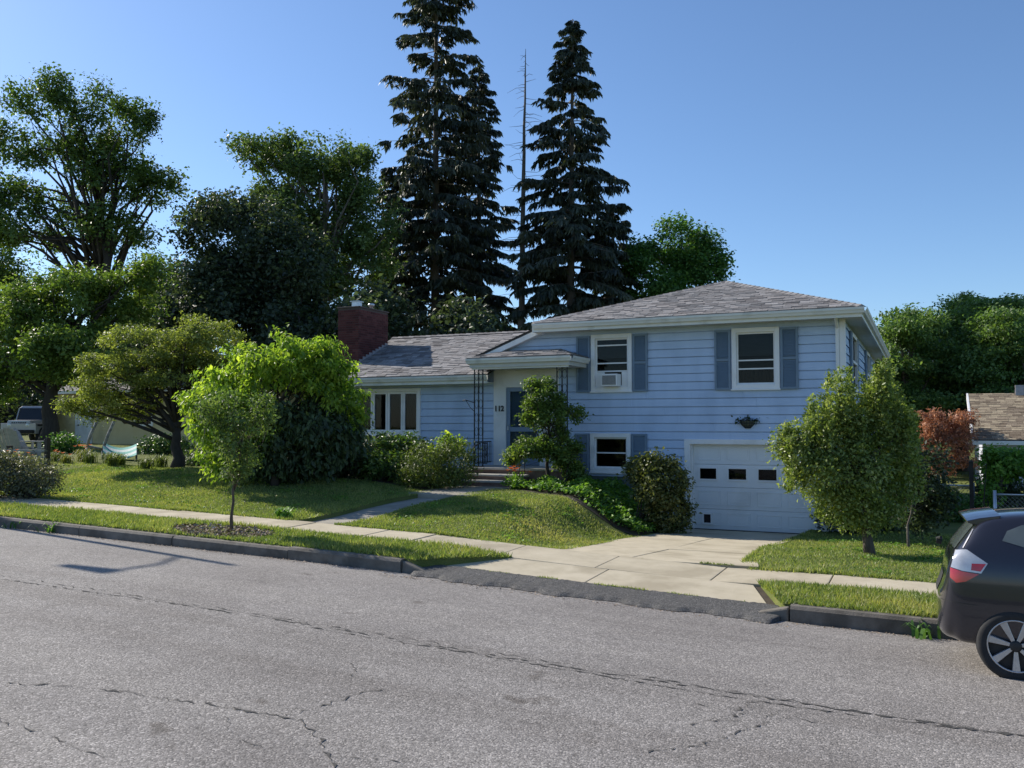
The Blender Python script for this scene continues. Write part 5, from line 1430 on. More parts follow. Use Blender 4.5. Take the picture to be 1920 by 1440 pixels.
# ------------------------------------------------------------------ yellow neighbouring house on the left
M['cream'] = surf('cream_paint', [(0.62, 0.51, 0.27), (0.68, 0.57, 0.32)], 2, 0.7, dirt=((0.42, 0.36, 0.22), 1.2, .55, .5))
NX0, NX1, NY0, NY1 = -38.9, -27.5, 30.0, 38.0
NZ = gz(-34, 30) - .1
NH = empty('yellow_house', (-33.5, 30, NZ), 'pale yellow clapboard house with white door behind the trees on the left', 'house')
ZT = NZ + 2.75
m = MB(); wall_with_holes(m, NX0, NX1, NZ - .3, ZT, NY0, NY0 + .15, [(-33.4, -32.45, NZ + 1.05, NZ + 2.0), (-30.0, -29.0, NZ + 1.0, NZ + 2.0)])
m.box(NX0, NX0 + .15, NY0 + .15, NY1, NZ - .3, ZT); m.box(NX1 - .15, NX1, NY0 + .15, NY1, NZ - .3, ZT); m.box(NX0 + .15, NX1 - .15, NY1 - .15, NY1, NZ - .3, ZT)
m.build('wall', M['cream'], NH)
m = MB(); z = NZ
while z < ZT - .05:
    for a, b in ((NX0, -37.5), (-36.3, -33.55), (-32.3, -30.15), (-28.85, NX1)):
        m.hexa([(a, NY0 - .022, z), (b, NY0 - .022, z), (b, NY0 - .001, z + .01), (a, NY0 - .001, z + .01), (a, NY0 - .006, z + .14), (b, NY0 - .006, z + .14), (b, NY0 - .001, z + .14), (a, NY0 - .001, z + .14)])
    for a, b in ((-33.55, -32.3), (-30.15, -28.85)):
        if z < NZ + .85 or z > NZ + 2.1: m.box(a, b, NY0 - .015, NY0 - .001, z, z + .14)
    m.box(NX1 + .001, NX1 + .02, NY0, NY1, z, z + .13)
    z += .15
tag(m.build('clapboards', M['cream'], NH), kind='stuff')
m = MB(); m.box(NX0 - .04, NX0 + .1, NY0 - .05, NY0 - .02, NZ, ZT); m.box(NX1 - .1, NX1 + .04, NY0 - .05, NY0 - .02, NZ, ZT); m.build('corner_board', M['white'], NH)
for (a, b) in ((-33.4, -32.45), (-30.0, -29.0)):
    w = MB().frame(a - .1, b + .1, NZ + .95, NZ + 2.1, .1, NY0 - .05, NY0 + .05).build('window', M['white'], NH)
    MB().box(a, b, NY0 + .02, NY0 + .03, NZ + 1.05, NZ + 2.0).build('pane', M['glass'], w)
    MB().box(a, b, NY0 + .005, NY0 + .04, NZ + 1.5, NZ + 1.54).build('meeting_rail', M['white'], w)
    MB().box(a - .3, b + .3, NY0 + .8, NY0 + .85, NZ + .5, NZ + 2.4).build('room_wall', M['room'], NH)
dr = MB(); dr.box(-37.35, -36.45, NY0 - .03, NY0 - .012, NZ, NZ + 2.05); d = dr.build('door', M['white'], NH)
MB().frame(-37.48, -36.32, NZ, NZ + 2.18, .12, NY0 - .06, NY0 - .002).build('door_frame', M['white'], d)
MB().box(-37.1, -36.7, NY0 - .036, NY0 - .031, NZ + 1.45, NZ + 1.85).build('pane', M['room'], d)
MB().lathe([(0, 0), (.03, 0), (.03, .05), (0, .06)], (-37.25, NY0 - .09, NZ + 1.0), 10, 'y').build('knob', M['iron'], d)
m = MB(); pts = [(NX0 - .5, NY0 - .5, ZT - .1), (NX1 + .5, NY0 - .5, ZT - .1), (NX1 - 3, 34, ZT + 1.7), (NX0 + 3, 34, ZT + 1.7)]
slabroof(m, pts, .1); slabroof(m, [(NX1 + .5, NY1 + .5, ZT - .1), (NX0 - .5, NY1 + .5, ZT - .1), (NX0 + 3, 34, ZT + 1.7), (NX1 - 3, 34, ZT + 1.7)], .1)
slabroof(m, [(NX1 + .5, NY0 - .5, ZT - .1), (NX1 + .5, NY1 + .5, ZT - .1), (NX1 - 3, 34, ZT + 1.7)], .1); slabroof(m, [(NX0 - .5, NY1 + .5, ZT - .1), (NX0 - .5, NY0 - .5, ZT - .1), (NX0 + 3, 34, ZT + 1.7)], .1)
nr_ = m.build('roof', M['deck'], NH)
m = MB(); shingles(m, *pts, expo=.2, wid=(.5, .9), seed=33); tag(m.build('shingles', M['shingle'], nr_, attr=True), kind='stuff')
MB().box(NX0 - .5, NX1 + .5, NY0 - .54, NY0 - .505, ZT - .24, ZT - .1).build('fascia', M['white'], NH)

# jeep parked beyond the trees
M['silver'] = surf('silver_paint', [(0.36, 0.36, 0.38), (0.42, 0.42, 0.44)], 2, 0.3, metal=.3, coat=.5)
M['rubber'] = surf('rubber', [(0.014, 0.014, 0.015), (0.025, 0.025, 0.026)], 12, 0.85)
M['tint'] = surf('tinted_glass', [(0.012, 0.014, 0.018), (0.018, 0.02, 0.024)], 2, 0.06)
p = P(70, 838, 43); JX, JY, JZ = p[0], p[1], gz(p[0], p[1])
J = empty('parked_jeep', (JX, JY, JZ), 'boxy pale grey off-road vehicle parked beyond the trees on the left', 'car', rz=R(-62))
def lbox(m, *a): return m.box(*a)
def jb(name, mat, fn, parent=J, bevel=.02):
    m = MB(); fn(m); return m.build(name, mat, parent, off=(0, 0, 0), bevel=bevel)
body = jb('body', M['silver'], lambda m: m.box(-1.9, 1.9, -.8, .8, .45, .95).hexa([(-1.9, -.78, .95), (.55, -.78, .95), (.55, .78, .95), (-1.9, .78, .95), (-1.86, -.72, 1.05), (.6, -.72, 1.05), (.6, .72, 1.05), (-1.86, .72, 1.05)]).hexa([(.55, -.68, .95), (1.85, -.55, .95), (1.85, .55, .95), (.55, .68, .95), (.58, -.62, 1.12), (1.84, -.5, 1.08), (1.84, .5, 1.08), (.58, .62, 1.12)]))
jb('hard_top', M['silver'], lambda m: [m.hexa([(-1.85, -.70, 1.68), (.42, -.68, 1.68), (.42, .68, 1.68), (-1.85, .70, 1.68), (-1.8, -.62, 1.78), (.35, -.60, 1.78), (.35, .60, 1.78), (-1.8, .62, 1.78)])] + [m.hexa([(x - .05, s * .74 - .03, 1.05), (x + .05, s * .74 - .03, 1.05), (x + .05, s * .74 + .03, 1.05), (x - .05, s * .74 + .03, 1.05), (x - .05 - k, s * .68 - .03, 1.68), (x + .05 - k, s * .68 - .03, 1.68), (x + .05 - k, s * .68 + .03, 1.68), (x - .05 - k, s * .68 + .03, 1.68)]) for s in (-1, 1) for x, k in ((-1.78, 0), (-.7, 0), (.58, .2))], bevel=.01)
jb('windshield', M['tint'], lambda m: m.hexa([(.56, -.68, 1.05), (.6, -.68, 1.05), (.6, .68, 1.05), (.56, .68, 1.05), (.36, -.63, 1.68), (.4, -.63, 1.68), (.4, .63, 1.68), (.36, .63, 1.68)]), bevel=0)
jb('side_glass', M['tint'], lambda m: m.hexa([(-1.75, -.72, 1.05), (.5, -.72, 1.05), (.5, .72, 1.05), (-1.75, .72, 1.05), (-1.75, -.66, 1.67), (.34, -.66, 1.67), (.34, .66, 1.67), (-1.75, .66, 1.67)]), bevel=0)
jb('front_bumper', M['rubber'], lambda m: m.box(1.92, 2.08, -.75, .75, .48, .64))
jb('grille', M['rubber'], lambda m: [m.box(1.853, 1.87, -.32 + .1 * k, -.27 + .1 * k, .7, 1.0) for k in range(7)], bevel=0)['kind'] = 'stuff'
for s in (-1, 1):
    m = MB(); m.lathe([(0, 0), (.09, 0), (.09, .04), (0, .05)], (0, 0, 0), 14); hl = m.build('headlight', M['metal'], J, off=(0, 0, 0)); hl.location = (1.86, s * .42, .86); hl.rotation_euler = (0, R(90), 0)
    jb('fender', M['rubber'], lambda m: m.box(.75, 1.75, s * .80 - .1 * (s < 0), s * .80 + .1 * (s > 0), .82, .92))
    for x in (-1.2, 1.25):
        m = MB(); m.lathe([(.17, -.1), (.33, -.11), (.38, -.07), (.38, .07), (.33, .11), (.17, .1)], (x, s * .74, .38), 20, 'y'); wl = m.build('wheel', M['rubber'], J, off=(0, 0, 0), smooth=True)
        m = MB(); m.lathe([(0, -.09), (.17, -.09), (.17, .09), (0, .09)], (x, s * .74, .38), 14, 'y'); m.build('rim', M['metal'], wl, off=(0, 0, 0))

# garden furniture before the yellow house
M['grey_wood'] = surf('weathered_wood', [(0.3, 0.3, 0.28), (0.42, 0.42, 0.39)], 4, 0.85, .3, 40, streak=(1, 6, 6))
def adirondack(px, t, label, rz):
    p = P(px, 845, t); g_ = gz(p[0], p[1])
    A = empty('adirondack_chair', (p[0], p[1], g_), label, 'chair', 'garden chairs by the rail fence', rz)
    for k in range(6):
        m = MB(); x = -.25 + k * .10
        top = 1.0 - .12 * abs(k - 2.5) / 2.5
        m.hexa([(x - .044, .25, .28), (x + .044, .25, .28), (x + .044, .275, .28), (x - .044, .275, .28), (x - .044, .58, top), (x + .044, .58, top), (x + .044, .605, top), (x - .044, .605, top)])
        m.build('back_slat', M['grey_wood'], A, off=(0, 0, 0))
    for k in range(5):
        m = MB(); y = -.3 + k * .115; m.box(-.28, .28, y, y + .1, .36 - k * .022, .38 - k * .022); m.build('seat_slat', M['grey_wood'], A, off=(0, 0, 0))
    for s in (-1, 1):
        m = MB(); m.box(s * .30 - .06, s * .30 + .06, -.38, .35, .56, .58); m.build('arm', M['grey_wood'], A, off=(0, 0, 0))
        m = MB(); m.box(s * .30 - .014, s * .30 + .014, -.33, -.22, 0, .56); m.build('leg', M['grey_wood'], A, off=(0, 0, 0))
        m = MB(); m.hexa([(s * .27 - .012, -.3, .25), (s * .27 + .012, -.3, .25), (s * .27 + .012, .6, 0), (s * .27 - .012, .6, 0), (s * .27 - .012, -.3, .36), (s * .27 + .012, -.3, .36), (s * .27 + .012, .6, .1), (s * .27 - .012, .6, .1)]); m.build('leg', M['grey_wood'], A, off=(0, 0, 0))
adirondack(32, 26, 'weathered slatted garden chair with back turned, nearest left frame edge', R(205))
adirondack(64, 26.4, 'weathered slatted garden chair seen side-on before the parked off-roader', R(120))
F0 = empty('rail_fence', tuple(gp(20, 855, 24.2)), 'low weathered two-rail fence with dark end post', 'fence')
q0, q1 = P(-60, 850, 24.2), P(82, 850, 24.2)
for zz in (.22, .40):
    m = MB(); a = np.array([q0[0], q0[1], gz(q0[0], q0[1]) + zz]); b2 = np.array([q1[0], q1[1], gz(q1[0], q1[1]) + zz])
    m.hexa([a + (0, 0, -.028), b2 + (0, 0, -.028), b2 + (0, .05, -.028), a + (0, .05, -.028), a + (0, 0, .028), b2 + (0, 0, .028), b2 + (0, .05, .028), a + (0, .05, .028)]); m.build('rail', M['grey_wood'], F0)
for k in (.0, .5, 1.0):
    c = q0 + (q1 - q0) * k; g_ = gz(c[0], c[1]); MB().box(c[0] - .06, c[0] + .06, c[1] + .052, c[1] + .16, g_ - .1, g_ + (.75 if k == 1.0 else .5)).build('post', M['barkdark'], F0)
# hammock with slanted frame
hm = P(205, 845, 27); HG = gz(hm[0], hm[1])
HA = empty('hammock', (hm[0], hm[1], HG), 'teal striped hammock slung from a slanted tube frame on the left', 'hammock')
def hp(px, py, d=0): return P(px, py, 27 + d)
m = MB()
m.tube([hp(163, 838), hp(170, 815), hp(182, 790), hp(186, 770)], .045, 8); m.tube([hp(193, 842, .2), hp(203, 815, .2), hp(214, 790, .2), hp(218, 770, .2)], .045, 8); m.tube([hp(163, 836), hp(193, 843, .2)], .04, 8)
g1 = hp(163, 838); m.tube([g1, (g1[0], g1[1], gz(g1[0], g1[1]))], .04, 8); g1 = hp(193, 842, .2); m.tube([g1, (g1[0], g1[1], gz(g1[0], g1[1]))], .04, 8)
g2 = hp(256, 842, .1); m.tube([(g2[0], g2[1], gz(g2[0], g2[1])), g2], .03, 8)
m.build('frame', surf('frame_tube', [(.05, .05, .05), (.45, .44, .42)], 7, .6), HA, smooth=True)
M['teal'] = surf('teal_cloth', [(.05, .25, .22), (.09, .36, .31)], 8, .8)
M['palecloth'] = surf('pale_cloth', [(.4, .47, .45), (.5, .55, .53)], 8, .8)
for k in range(5):
    m = MB(); n = 12
    for i in range(n):
        def hpnt(s, v):
            a_, b_ = hp(193, 838, -.5 + v), hp(256, 842, -.5 + v); q = a_ + (b_ - a_) * s; q[2] += (v - .5) * .34 - .16 * 4 * s * (1 - s); return q
        m.add([hpnt(i / n, k * .2), hpnt((i + 1) / n, k * .2), hpnt((i + 1) / n, k * .2 + .2), hpnt(i / n, k * .2 + .2)], [(0, 1, 2, 3)])
    m.build('cloth_stripe', M['teal'] if k % 2 == 0 else M['palecloth'], HA)

# ------------------------------------------------------------------ right-hand neighbour: low garage with brown roof
GX = 2.08
GZ = -.6
GH = empty('neighbour_garage', (5, 38, GZ), 'low outbuilding with weathered brown shingle roof at the right edge', 'garage')
M['palewall'] = surf('pale_wall', [(.5, .53, .62), (.58, .6, .68)], 3, .6)
MB().box(GX, 12.5, 38.0, 44.6, GZ - .3, 1.66).build('wall', M['palewall'], GH)
m = MB(); m.box(GX - .04, GX + .2, 37.93, 37.998, GZ, 1.66); m.build('corner_board', M['white'], GH)
gp_ = [(GX - .36, 37.6, 1.61), (13, 37.6, 1.61), (13, 41.3, 3.46), (GX - .36, 41.3, 3.46)]
m = MB(); slabroof(m, gp_, .06); slabroof(m, [(13, 45, 1.61), (GX - .36, 45, 1.61), gp_[3], gp_[2]], .06)
m.add([(GX + .02, 38, 1.6), (GX + .02, 44.6, 1.6), (GX + .02, 41.3, 3.3)], [(0, 1, 2)])
gr2 = m.build('roof', M['deck'], GH)
m = MB(); shingles(m, *gp_, expo=.15, wid=(.2, .45), seed=44); tag(m.build('shingles', M['oldshingle'], gr2, attr=True), kind='stuff')
m = MB(); m.hexa([(GX - .41, 37.55, 1.36), (GX - .34, 37.55, 1.36), (GX - .34, 41.3, 3.22), (GX - .41, 41.3, 3.22), (GX - .41, 37.55, 1.62), (GX - .34, 37.55, 1.62), (GX - .34, 41.3, 3.48), (GX - .41, 41.3, 3.48)]); m.box(GX - .34, 13, 37.55, 37.58, 1.42, 1.57); m.build('rake_board', M['white'], gr2)
m = MB(); m.box(3.45, 3.75, 41.1, 41.4, 3.35, 3.78); m.build('vent_box', M['flash'], gr2)
m = MB(); m.lathe([(.07, 0), (.07, .12), (.14, .13), (.12, .24), (0, .28)], (4.0, 41.1, 3.4), 12); m.build('vent_pipe', M['metal'], gr2, smooth=True)

# chain-link fence
def chainlink(name, label, x0, x1, y, z0, h, posts):
    F_ = empty(name, ((x0 + x1) / 2, y, z0), label, 'fence')
    m = MB(); w = .0022; step = .085
    n = int((x1 - x0) / step) + 1
    k = int(h / step) + 1
    for i in range(-k, n):
        for sgn in (0, 1):
            xa, xb = (x0 + i * step, x0 + i * step + h) if sgn == 0 else (x0 + i * step + h, x0 + i * step)
            za, zb = z0, z0 + h
            if xa < x0: t = (x0 - xa) / (xb - xa); za += h * t; xa = x0
            if xb < x0: t = (x0 - xb) / (xa - xb); zb -= h * t; xb = x0
            if xa > x1: t = (xa - x1) / (xa - xb); za += h * t; xa = x1
            if xb > x1: t = (xb - x1) / (xb - xa); zb -= h * t; xb = x1
            if abs(xb - xa) < .01: continue
            m.box(0, 0, 0, 0, 0, 0) if False else m.tube([(xa, y, za), (xb, y, zb)], w, 3, cap=False)
    tag(m.build('wire_mesh', M['flash'], F_), kind='stuff')
    MB().tube([(x0, y - .02, z0 + h), (x1, y - .02, z0 + h)], .022, 8).build('top_rail', M['metal'], F_, smooth=True)
    for x in posts: MB().tube([(x, y - .03, z0 - .2), (x, y - .03, z0 + h + .08)], .033, 8).build('post', M['metal'], F_, smooth=True)
chainlink('chain_fence', 'galvanised chain-link fence right of vine-covered post', 1.30, 6.5, 20.5, -.28, 1.05, (1.30, 3.7, 6.2))
chainlink('chain_gate', 'chain-link gate section between dark shrubs and vine', -.1, 1.12, 25.0, -.3, .95, (-.1, 1.12))
PW = empty('fence_post', (1.02, 23.5, -.25), 'dark wooden post between gate and vine', 'post')
MB().box(.97, 1.06, 23.46, 23.55, -.4, 1.3).build('shaft', M['barkdark'], PW); MB().add([(.955, 23.445, 1.3), (1.075, 23.445, 1.3), (1.075, 23.565, 1.3), (.955, 23.565, 1.3), (1.015, 23.505, 1.36)], [(0, 1, 4), (1, 2, 4), (2, 3, 4), (3, 0, 4), (3, 2, 1, 0)]).build('cap', M['barkdark'], PW)
shrub('vine', 'bright green vine climbing the fence post at the right edge', (1.15, 20.6, -.28), 18.5, [E(1858, 910, 12, 60, 18.4, 0, .2), E(1880, 865, 30, 22, 18.4, .2, .4), E(1905, 870, 26, 30, 18.4, .3, .4), E(1860, 870, 16, 30, 18.4, 0, .25)], 'lf_cover', 170, 24, .07, .08, .055, 95, cat='vine')
shrub('shade_shrub', 'dark bush filling the fence corner behind the car roof', (1900, 945), 21.5, [E(1905, 895, 40, 45, 21.5, 0, .6), E(1870, 920, 30, 30, 21.8, .2, .5)], 'lf_dark', 160, 22, .13, .1, .05, 96)

# ------------------------------------------------------------------ street lamp just outside the left frame edge (its shadow falls on the road)
LP = empty('street_lamp', (-20.35, 11.0, float(gut(-20.35)) + .15), 'tall street lamp pole outside the left frame edge', 'street lamp')
lx, ly, lz = LP.location
m = MB(); m.tube([(lx, ly, lz - .2), (lx, ly, lz + 4), (lx, ly, lz + 8.0)], [.13, .105, .07], 10); m.build('pole', M['barkgrey'], LP, smooth=True)
m = MB(); m.tube([(lx, ly, lz + 7.25), (lx + .12, ly - .7, lz + 7.5), (lx + .25, ly - 1.5, lz + 7.45)], .035, 8); m.build('arm', M['metal'], LP, smooth=True)
m = MB(); m.hexa([(lx + .3, ly - 1.66, lz + 7.33), (lx + .3, ly - 1.34, lz + 7.33), (lx - .45, ly - 1.42, lz + 7.36), (lx - .45, ly - 1.60, lz + 7.36), (lx + .3, ly - 1.66, lz + 7.5), (lx + .3, ly - 1.34, lz + 7.5), (lx - .45, ly - 1.42, lz + 7.44), (lx - .45, ly - 1.60, lz + 7.44)]); m.build('lamp_head', M['metal'], LP, bevel=.03)

# ------------------------------------------------------------------ parked hatchback
M['carpaint'] = surf('car_paint', [(0.020, 0.019, 0.027), (0.025, 0.024, 0.033)], 300, 0.28, metal=.35, coat=1.0, detail=1)
M['carglass'] = surf('car_glass', [(0.06, 0.075, 0.08), (0.12, 0.14, 0.14)], 2, 0.04, spec=.8)
M['carblack'] = surf('car_black_plastic', [(0.012, 0.012, 0.013), (0.02, 0.02, 0.02)], 30, 0.6)
M['lampclear'] = surf('lamp_clear', [(0.42, 0.43, 0.46), (0.6, 0.61, 0.63)], 12, 0.12, metal=.2, coat=1.0)
M['lampred'] = surf('lamp_red', [(0.42, 0.012, 0.02), (0.5, 0.02, 0.03)], 14, 0.12, coat=1.0)
M['alloy'] = surf('alloy', [(0.42, 0.41, 0.42), (0.5, 0.49, 0.5)], 20, 0.3, metal=.7)
CW = .84
car_y = 8.25 + CW
CAR = empty('parked_hatchback', (.08, car_y, float(road_z(1.5, 8.25)) * .5 + float(road_z(1.5, 9.93)) * .5), 'dark violet-black hatchback parked at the right edge, seen from its rear corner', 'car')
CAR.rotation_euler = (-math.atan(.05) * .9, 0, 0)
st = [ # x, top z, bottom z, half width
 (0.00, .60, .34, .50), (.015, .66, .30, .62), (.05, .72, .27, .72), (.09, .90, .25, .77), (.12, 1.00, .25, .79), (.17, 1.10, .24, .805), (.24, 1.20, .24, .815), (.31, 1.30, .23, .82), (.38, 1.365, .22, .825), (.55, 1.405, .22, .835),
 (.9, 1.43, .20, .84), (1.5, 1.445, .20, .84), (1.95, 1.42, .20, .84), (2.35, 1.33, .20, .84), (2.7, 1.15, .20, .835), (3.0, 1.0, .20, .83), (3.3, .93, .20, .815), (3.6, .84, .22, .78), (3.8, .74, .26, .70), (3.9, .62, .32, .58)]
V, F = [], []
for (x, zt, zb, w) in st:
    if zt > .95: zt = .95 + (zt - .95) * .92
    if zt > 1.01:
        zb_, zs = .95, zt - .06
        wt = max(.45, w - .03 - (zs - .95) * .46)
        ring = [(0, zt), (wt * .55, zt - .012), (wt * .93, zt - .035), (wt, zs - .03), (w - .03 - (zs - .95) * .20, (zs + .95) / 2 + .02), (w - .012, .95), (w, .78), (w, .60), (w - .01, .42), (w - .035, .28), (w - .12, zb), (0, zb)]
    else:
        h = zt - zb
        ring = [(0, zt), (w * .55, zt - .004), (w * .88, zt - .015), (w * .96, zt - .04), (w - .012, zt - .09), (w - .004, zb + h * .72), (w, zb + h * .6), (w, zb + h * .48), (w - .008, zb + h * .36), (w - .03, zb + h * .18), (w - .12, zb), (0, zb)]
    k = len(ring)
    full = [(y, z) for y, z in ring] + [(-y, z) for y, z in ring[-2:0:-1]]
    V += [(x, y, z) for y, z in full]
nr = len(full)
for i in range(len(st) - 1):
    for j in range(nr):
        F.append((i * nr + j, i * nr + (j + 1) % nr, (i + 1) * nr + (j + 1) % nr, (i + 1) * nr + j))
F.append(tuple(range(nr))); F.append(tuple(range((len(st) - 1) * nr, len(st) * nr))[::-1])
me = bpy.data.meshes.new('body'); me.from_pydata(V, [], F); me.update()
import bmesh
bm = bmesh.new(); bm.from_mesh(me); bmesh.ops.recalc_face_normals(bm, faces=bm.faces); bm.to_mesh(me); bm.free()
for p_ in me.polygons: p_.use_smooth = True
me.materials.append(M['carpaint'])
me.materials.append(M['carblack'])
cb = link('body', me, CAR)
sb = cb.modifiers.new('sub', 'SUBSURF'); sb.levels = 2; sb.render_levels = 2
bpy.context.view_layer.update()
dg = bpy.context.evaluated_depsgraph_get()
ev = cb.evaluated_get(dg)
BV = BVHTree.FromPolygons([v.co.copy() for v in ev.data.vertices], [tuple(p_.vertices) for p_ in ev.data.polygons])
WHEELS = (.57, 3.08)
for i, wx in enumerate(WHEELS):       # wheel arch cutters become real holes in the body mesh
    for s in (-1, 1):
        c = MB(); c.lathe([(0, -.26), (.335, -.26), (.335, .26), (0, .26)], (wx, s * .80, .30), 40, 'y')
        cm = c.mesh('arch_cut', M['carblack'])
        co = bpy.data.objects.new('arch_cut', cm); COL.objects.link(co)
        bo = cb.modifiers.new('cut', 'BOOLEAN'); bo.operation = 'DIFFERENCE'; bo.object = co; bo.solver = 'EXACT'; bo.material_mode = 'INDEX' if hasattr(bo, 'material_mode') else bo.material_mode
sb.levels = 2
CAR_M = CAR.matrix_basis.copy()
cb.parent = None
bpy.context.view_layer.update(); dg = bpy.context.evaluated_depsgraph_get()
me2 = bpy.data.meshes.new_from_object(cb.evaluated_get(dg))
cb.modifiers.clear(); cb.data = me2; cb.parent = CAR
for o in [o for o in COL.objects if o.name.startswith('arch_cut')]: bpy.data.objects.remove(o)
def cast_side(x, z, side=-1, off=.004):
    h = BV.ray_cast(Vector((x, side * 3, z)), Vector((0, -side, 0)))
    if h[0] is None: return None
    n_ = h[1]
    if n_.y * side < 0: n_ = -n_
    return h[0] + n_ * off
def cast_rear(y, z, off=.004):
    h = BV.ray_cast(Vector((-3, y, z)), Vector((1, 0, 0)))
    if h[0] is None: return None
    n_ = h[1]
    if n_.x > 0: n_ = -n_
    return h[0] + n_ * off
def patch(name, mat, lo, hi, parent=CAR, n=16, k=8, cast=cast_side, off=.004, smooth=True, **kw):
    """skin patch between two polylines in the (x,z) or (y,z) view, laid on the body"""
    def res(pl, n):
        pl = np.array(pl, dtype=float); d = np.concatenate([[0], np.cumsum(np.linalg.norm(np.diff(pl, axis=0), axis=1))]); t = np.linspace(0, d[-1], n)
        return np.stack([np.interp(t, d, pl[:, i]) for i in range(2)], 1)
    a, b = res(lo, n), res(hi, n)
    m = MB(); V = []
    for j in range(k):
        for i in range(n):
            q = a[i] + (b[i] - a[i]) * j / (k - 1)
            p_ = cast(q[0], q[1], off=off, **kw)
            V.append(p_)
    good = [v is not None for v in V]
    m.v = [tuple(v) if v is not None else (0, 0, .5) for v in V]; m.a = [0.5] * len(V)
    m.f = [f for j in range(k - 1) for i in range(n - 1) for f in [(j * n + i, j * n + i + 1, (j + 1) * n + i + 1, (j + 1) * n + i)] if all(good[q] for q in f)]
    return m.build(name, mat, parent, off=(0, 0, 0), smooth=smooth)
for s in (-1, 1):
    patch('side_window', M['carglass'], [(.50, 1.12), (.72, 1.06), (.98, 1.04)], [(.54, 1.20), (.66, 1.255), (.98, 1.285)], side=s)
    patch('side_window', M['carglass'], [(1.03, 1.03), (1.72, 1.01)], [(1.03, 1.29), (1.72, 1.30)], side=s)
    patch('side_window', M['carglass'], [(1.78, 1.01), (2.72, 1.0)], [(1.78, 1.30), (2.2, 1.25)], side=s)
    patch('tail_light', M['lampclear'], [(.115, .885), (.20, .862), (.335, .85)], [(.155, 1.02), (.235, 1.035), (.386, .932)], side=s, off=.008, n=22)
    patch('tail_light', M['lampred'], [(.108, .80), (.15, .76), (.22, .775)], [(.112, .880), (.20, .856), (.32, .842)], side=s, off=.008, n=22)
    patch('tail_light', M['lampred'], [(.262, .872), (.33, .865)], [(.268, .925), (.372, .928)], side=s, off=.012, n=10)
    patch('bumper_seam', M['carblack'], [(.03, .600), (.16, .595), (.30, .585)], [(.03, .606), (.16, .601), (.30, .591)], side=s, off=.002, k=2)
    patch('door_seam', M['carblack'], [(1.0, .35), (.99, .8), (1.0, 1.02)], [(1.006, .35), (.996, .8), (1.006, 1.02)], side=s, off=.002, k=2)
    patch('door_seam', M['carblack'], [(1.75, .25), (1.75, 1.0)], [(1.756, .25), (1.756, 1.0)], side=s, off=.002, k=2)
    patch('window_trim', M['alloy'], [(.205, 1.045), (.29, 1.20)], [(.213, 1.045), (.298, 1.20)], side=s, off=.005, k=2)
    m = MB(); m.box(1.12, 1.28, s * .845 - .012, s * .845 + .012, .86, .885); m.build('door_handle', M['carpaint'], CAR, off=(0, 0, 0), bevel=.008)
patch('rear_window', M['carglass'], [(-.60, 1.03), (0, 1.02), (.60, 1.03)], [(-.52, 1.23), (0, 1.25), (.52, 1.23)], cast=cast_rear, n=20)
patch('licence_recess', M['carblack'], [(-.26, .62), (.26, .62)], [(-.26, .78), (.26, .78)], cast=cast_rear, n=8)
def cast_top(x, y, off=.004):
    h = BV.ray_cast(Vector((x, y, 3)), Vector((0, 0, -1)))
    if h[0] is None: return None
    n_ = h[1] if h[1].z > 0 else -h[1]
    return h[0] + n_ * off
patch('windshield', M['carglass'], [(2.98, -.62), (3.03, 0), (2.98, .62)], [(2.32, -.46), (2.36, 0), (2.32, .46)], cast=cast_top, n=18)
for s in (-1, 1):
    patch('headlight', M['lampclear'], [(3.42, .68), (3.80, .60)], [(3.36, .80), (3.74, .70)], side=s, off=.008, n=12)
    patch('sill', M['carblack'], [(.95, .235), (2.70, .235)], [(.95, .29), (2.70, .29)], side=s, off=.005, n=20, k=3)
    m = MB(); m.box(2.42, 2.56, s * .86 - .07, s * .86 + .07, .98, 1.09); m.build('side_mirror', M['carpaint'], CAR, off=(0, 0, 0), bevel=.03)
m = MB()   # roof spoiler
pr = [(.46, 1.372), (.30, 1.345), (.20, 1.318), (.205, 1.298), (.32, 1.272), (.40, 1.28)]
for s in (-1, 1): pass
n = 12
for i in range(n + 1):
    y = -.60 + 1.2 * i / n; sag = .05 * (abs(y) / .6) ** 2.2; dx = .05 * (abs(y) / .6) ** 2
    m.v += [(px_ + dx, y, pz_ - sag) for px_, pz_ in pr]; m.a += [.5] * len(pr)
k = len(pr)
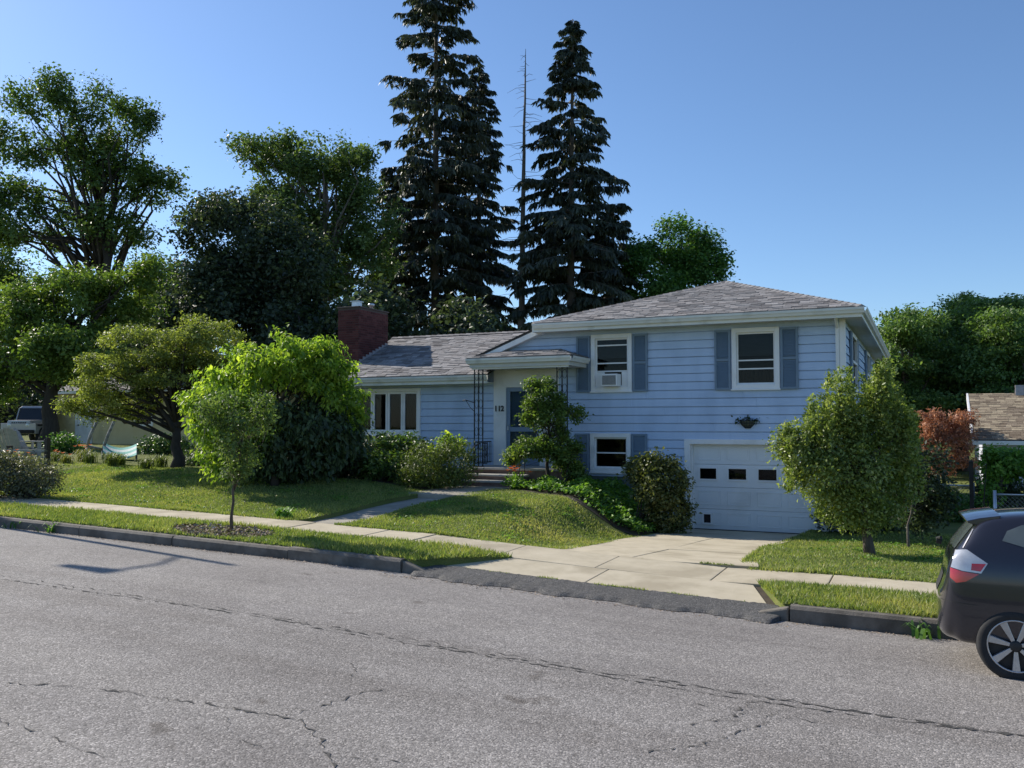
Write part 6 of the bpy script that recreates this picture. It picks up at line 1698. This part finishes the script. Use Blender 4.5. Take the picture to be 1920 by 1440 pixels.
m.f = [(i * k + j, i * k + (j + 1) % k, (i + 1) * k + (j + 1) % k, (i + 1) * k + j) for i in range(n) for j in range(k)] + [tuple(range(k))[::-1], tuple(range(n * k, n * k + k))]
m.build('spoiler', M['carpaint'], CAR, off=(0, 0, 0), bevel=.006)
m = MB(); m.tube([(.05, .18, 1.06), (.02, .1, 1.06), (.05, -.2, 1.09)], .012, 6); m.tube([(.06, .0, 1.04), (.015, .0, 1.05)], .03, 8); m.build('rear_wiper', M['carblack'], CAR, off=(0, 0, 0))
for wx in WHEELS:
    for s in (-1, 1):
        yc = s * .745
        m = MB(); m.lathe([(.20, -.085), (.225, -.098), (.265, -.098), (.283, -.075), (.287, 0), (.283, .075), (.265, .098), (.225, .098), (.20, .085)], (wx, yc, .285), 40, 'y')
        wh = m.build('wheel', M['rubber'], CAR, off=(0, 0, 0), smooth=True)
        yo = yc + s * .088
        m = MB(); m.lathe([(.212, 0), (.212, s * -.02), (.197, s * -.03), (.197, s * .0), (.205, s * .006), (.212, 0)], (wx, yo, .285), 40, 'y'); m.build('rim', M['alloy'], wh, off=(0, 0, 0), smooth=True)
        m = MB(); m.lathe([(0, s * -.05), (.20, s * -.05), (.20, s * -.06)], (wx, yo, .285), 30, 'y'); m.build('wheel_backing', M['carblack'], wh, off=(0, 0, 0))  # plain dark backing disc closing the gaps between the spokes
        for q in range(7):
            a = 2 * math.pi * q / 7 + .22
            ca_, sa_ = math.cos(a), math.sin(a)
            def pt(r_, w_, d_): return (wx + r_ * ca_ - w_ * sa_, yo + s * d_, .285 + r_ * sa_ + w_ * ca_)
            m = MB(); m.hexa([pt(.035, -.016, -.03), pt(.035, .016, -.03), pt(.20, .034, -.03), pt(.20, -.034, -.03), pt(.035, -.013, -.004), pt(.035, .013, -.004), pt(.20, .029, 0.0), pt(.20, -.029, 0.0)]); m.build('spoke', M['alloy'], wh, off=(0, 0, 0), bevel=.003)
        m = MB(); m.lathe([(.045, s * -.02), (.045, s * .002), (.03, s * .008), (0, s * .009)], (wx, yo, .285), 20, 'y'); m.build('hub', M['carblack'], wh, off=(0, 0, 0), smooth=True)
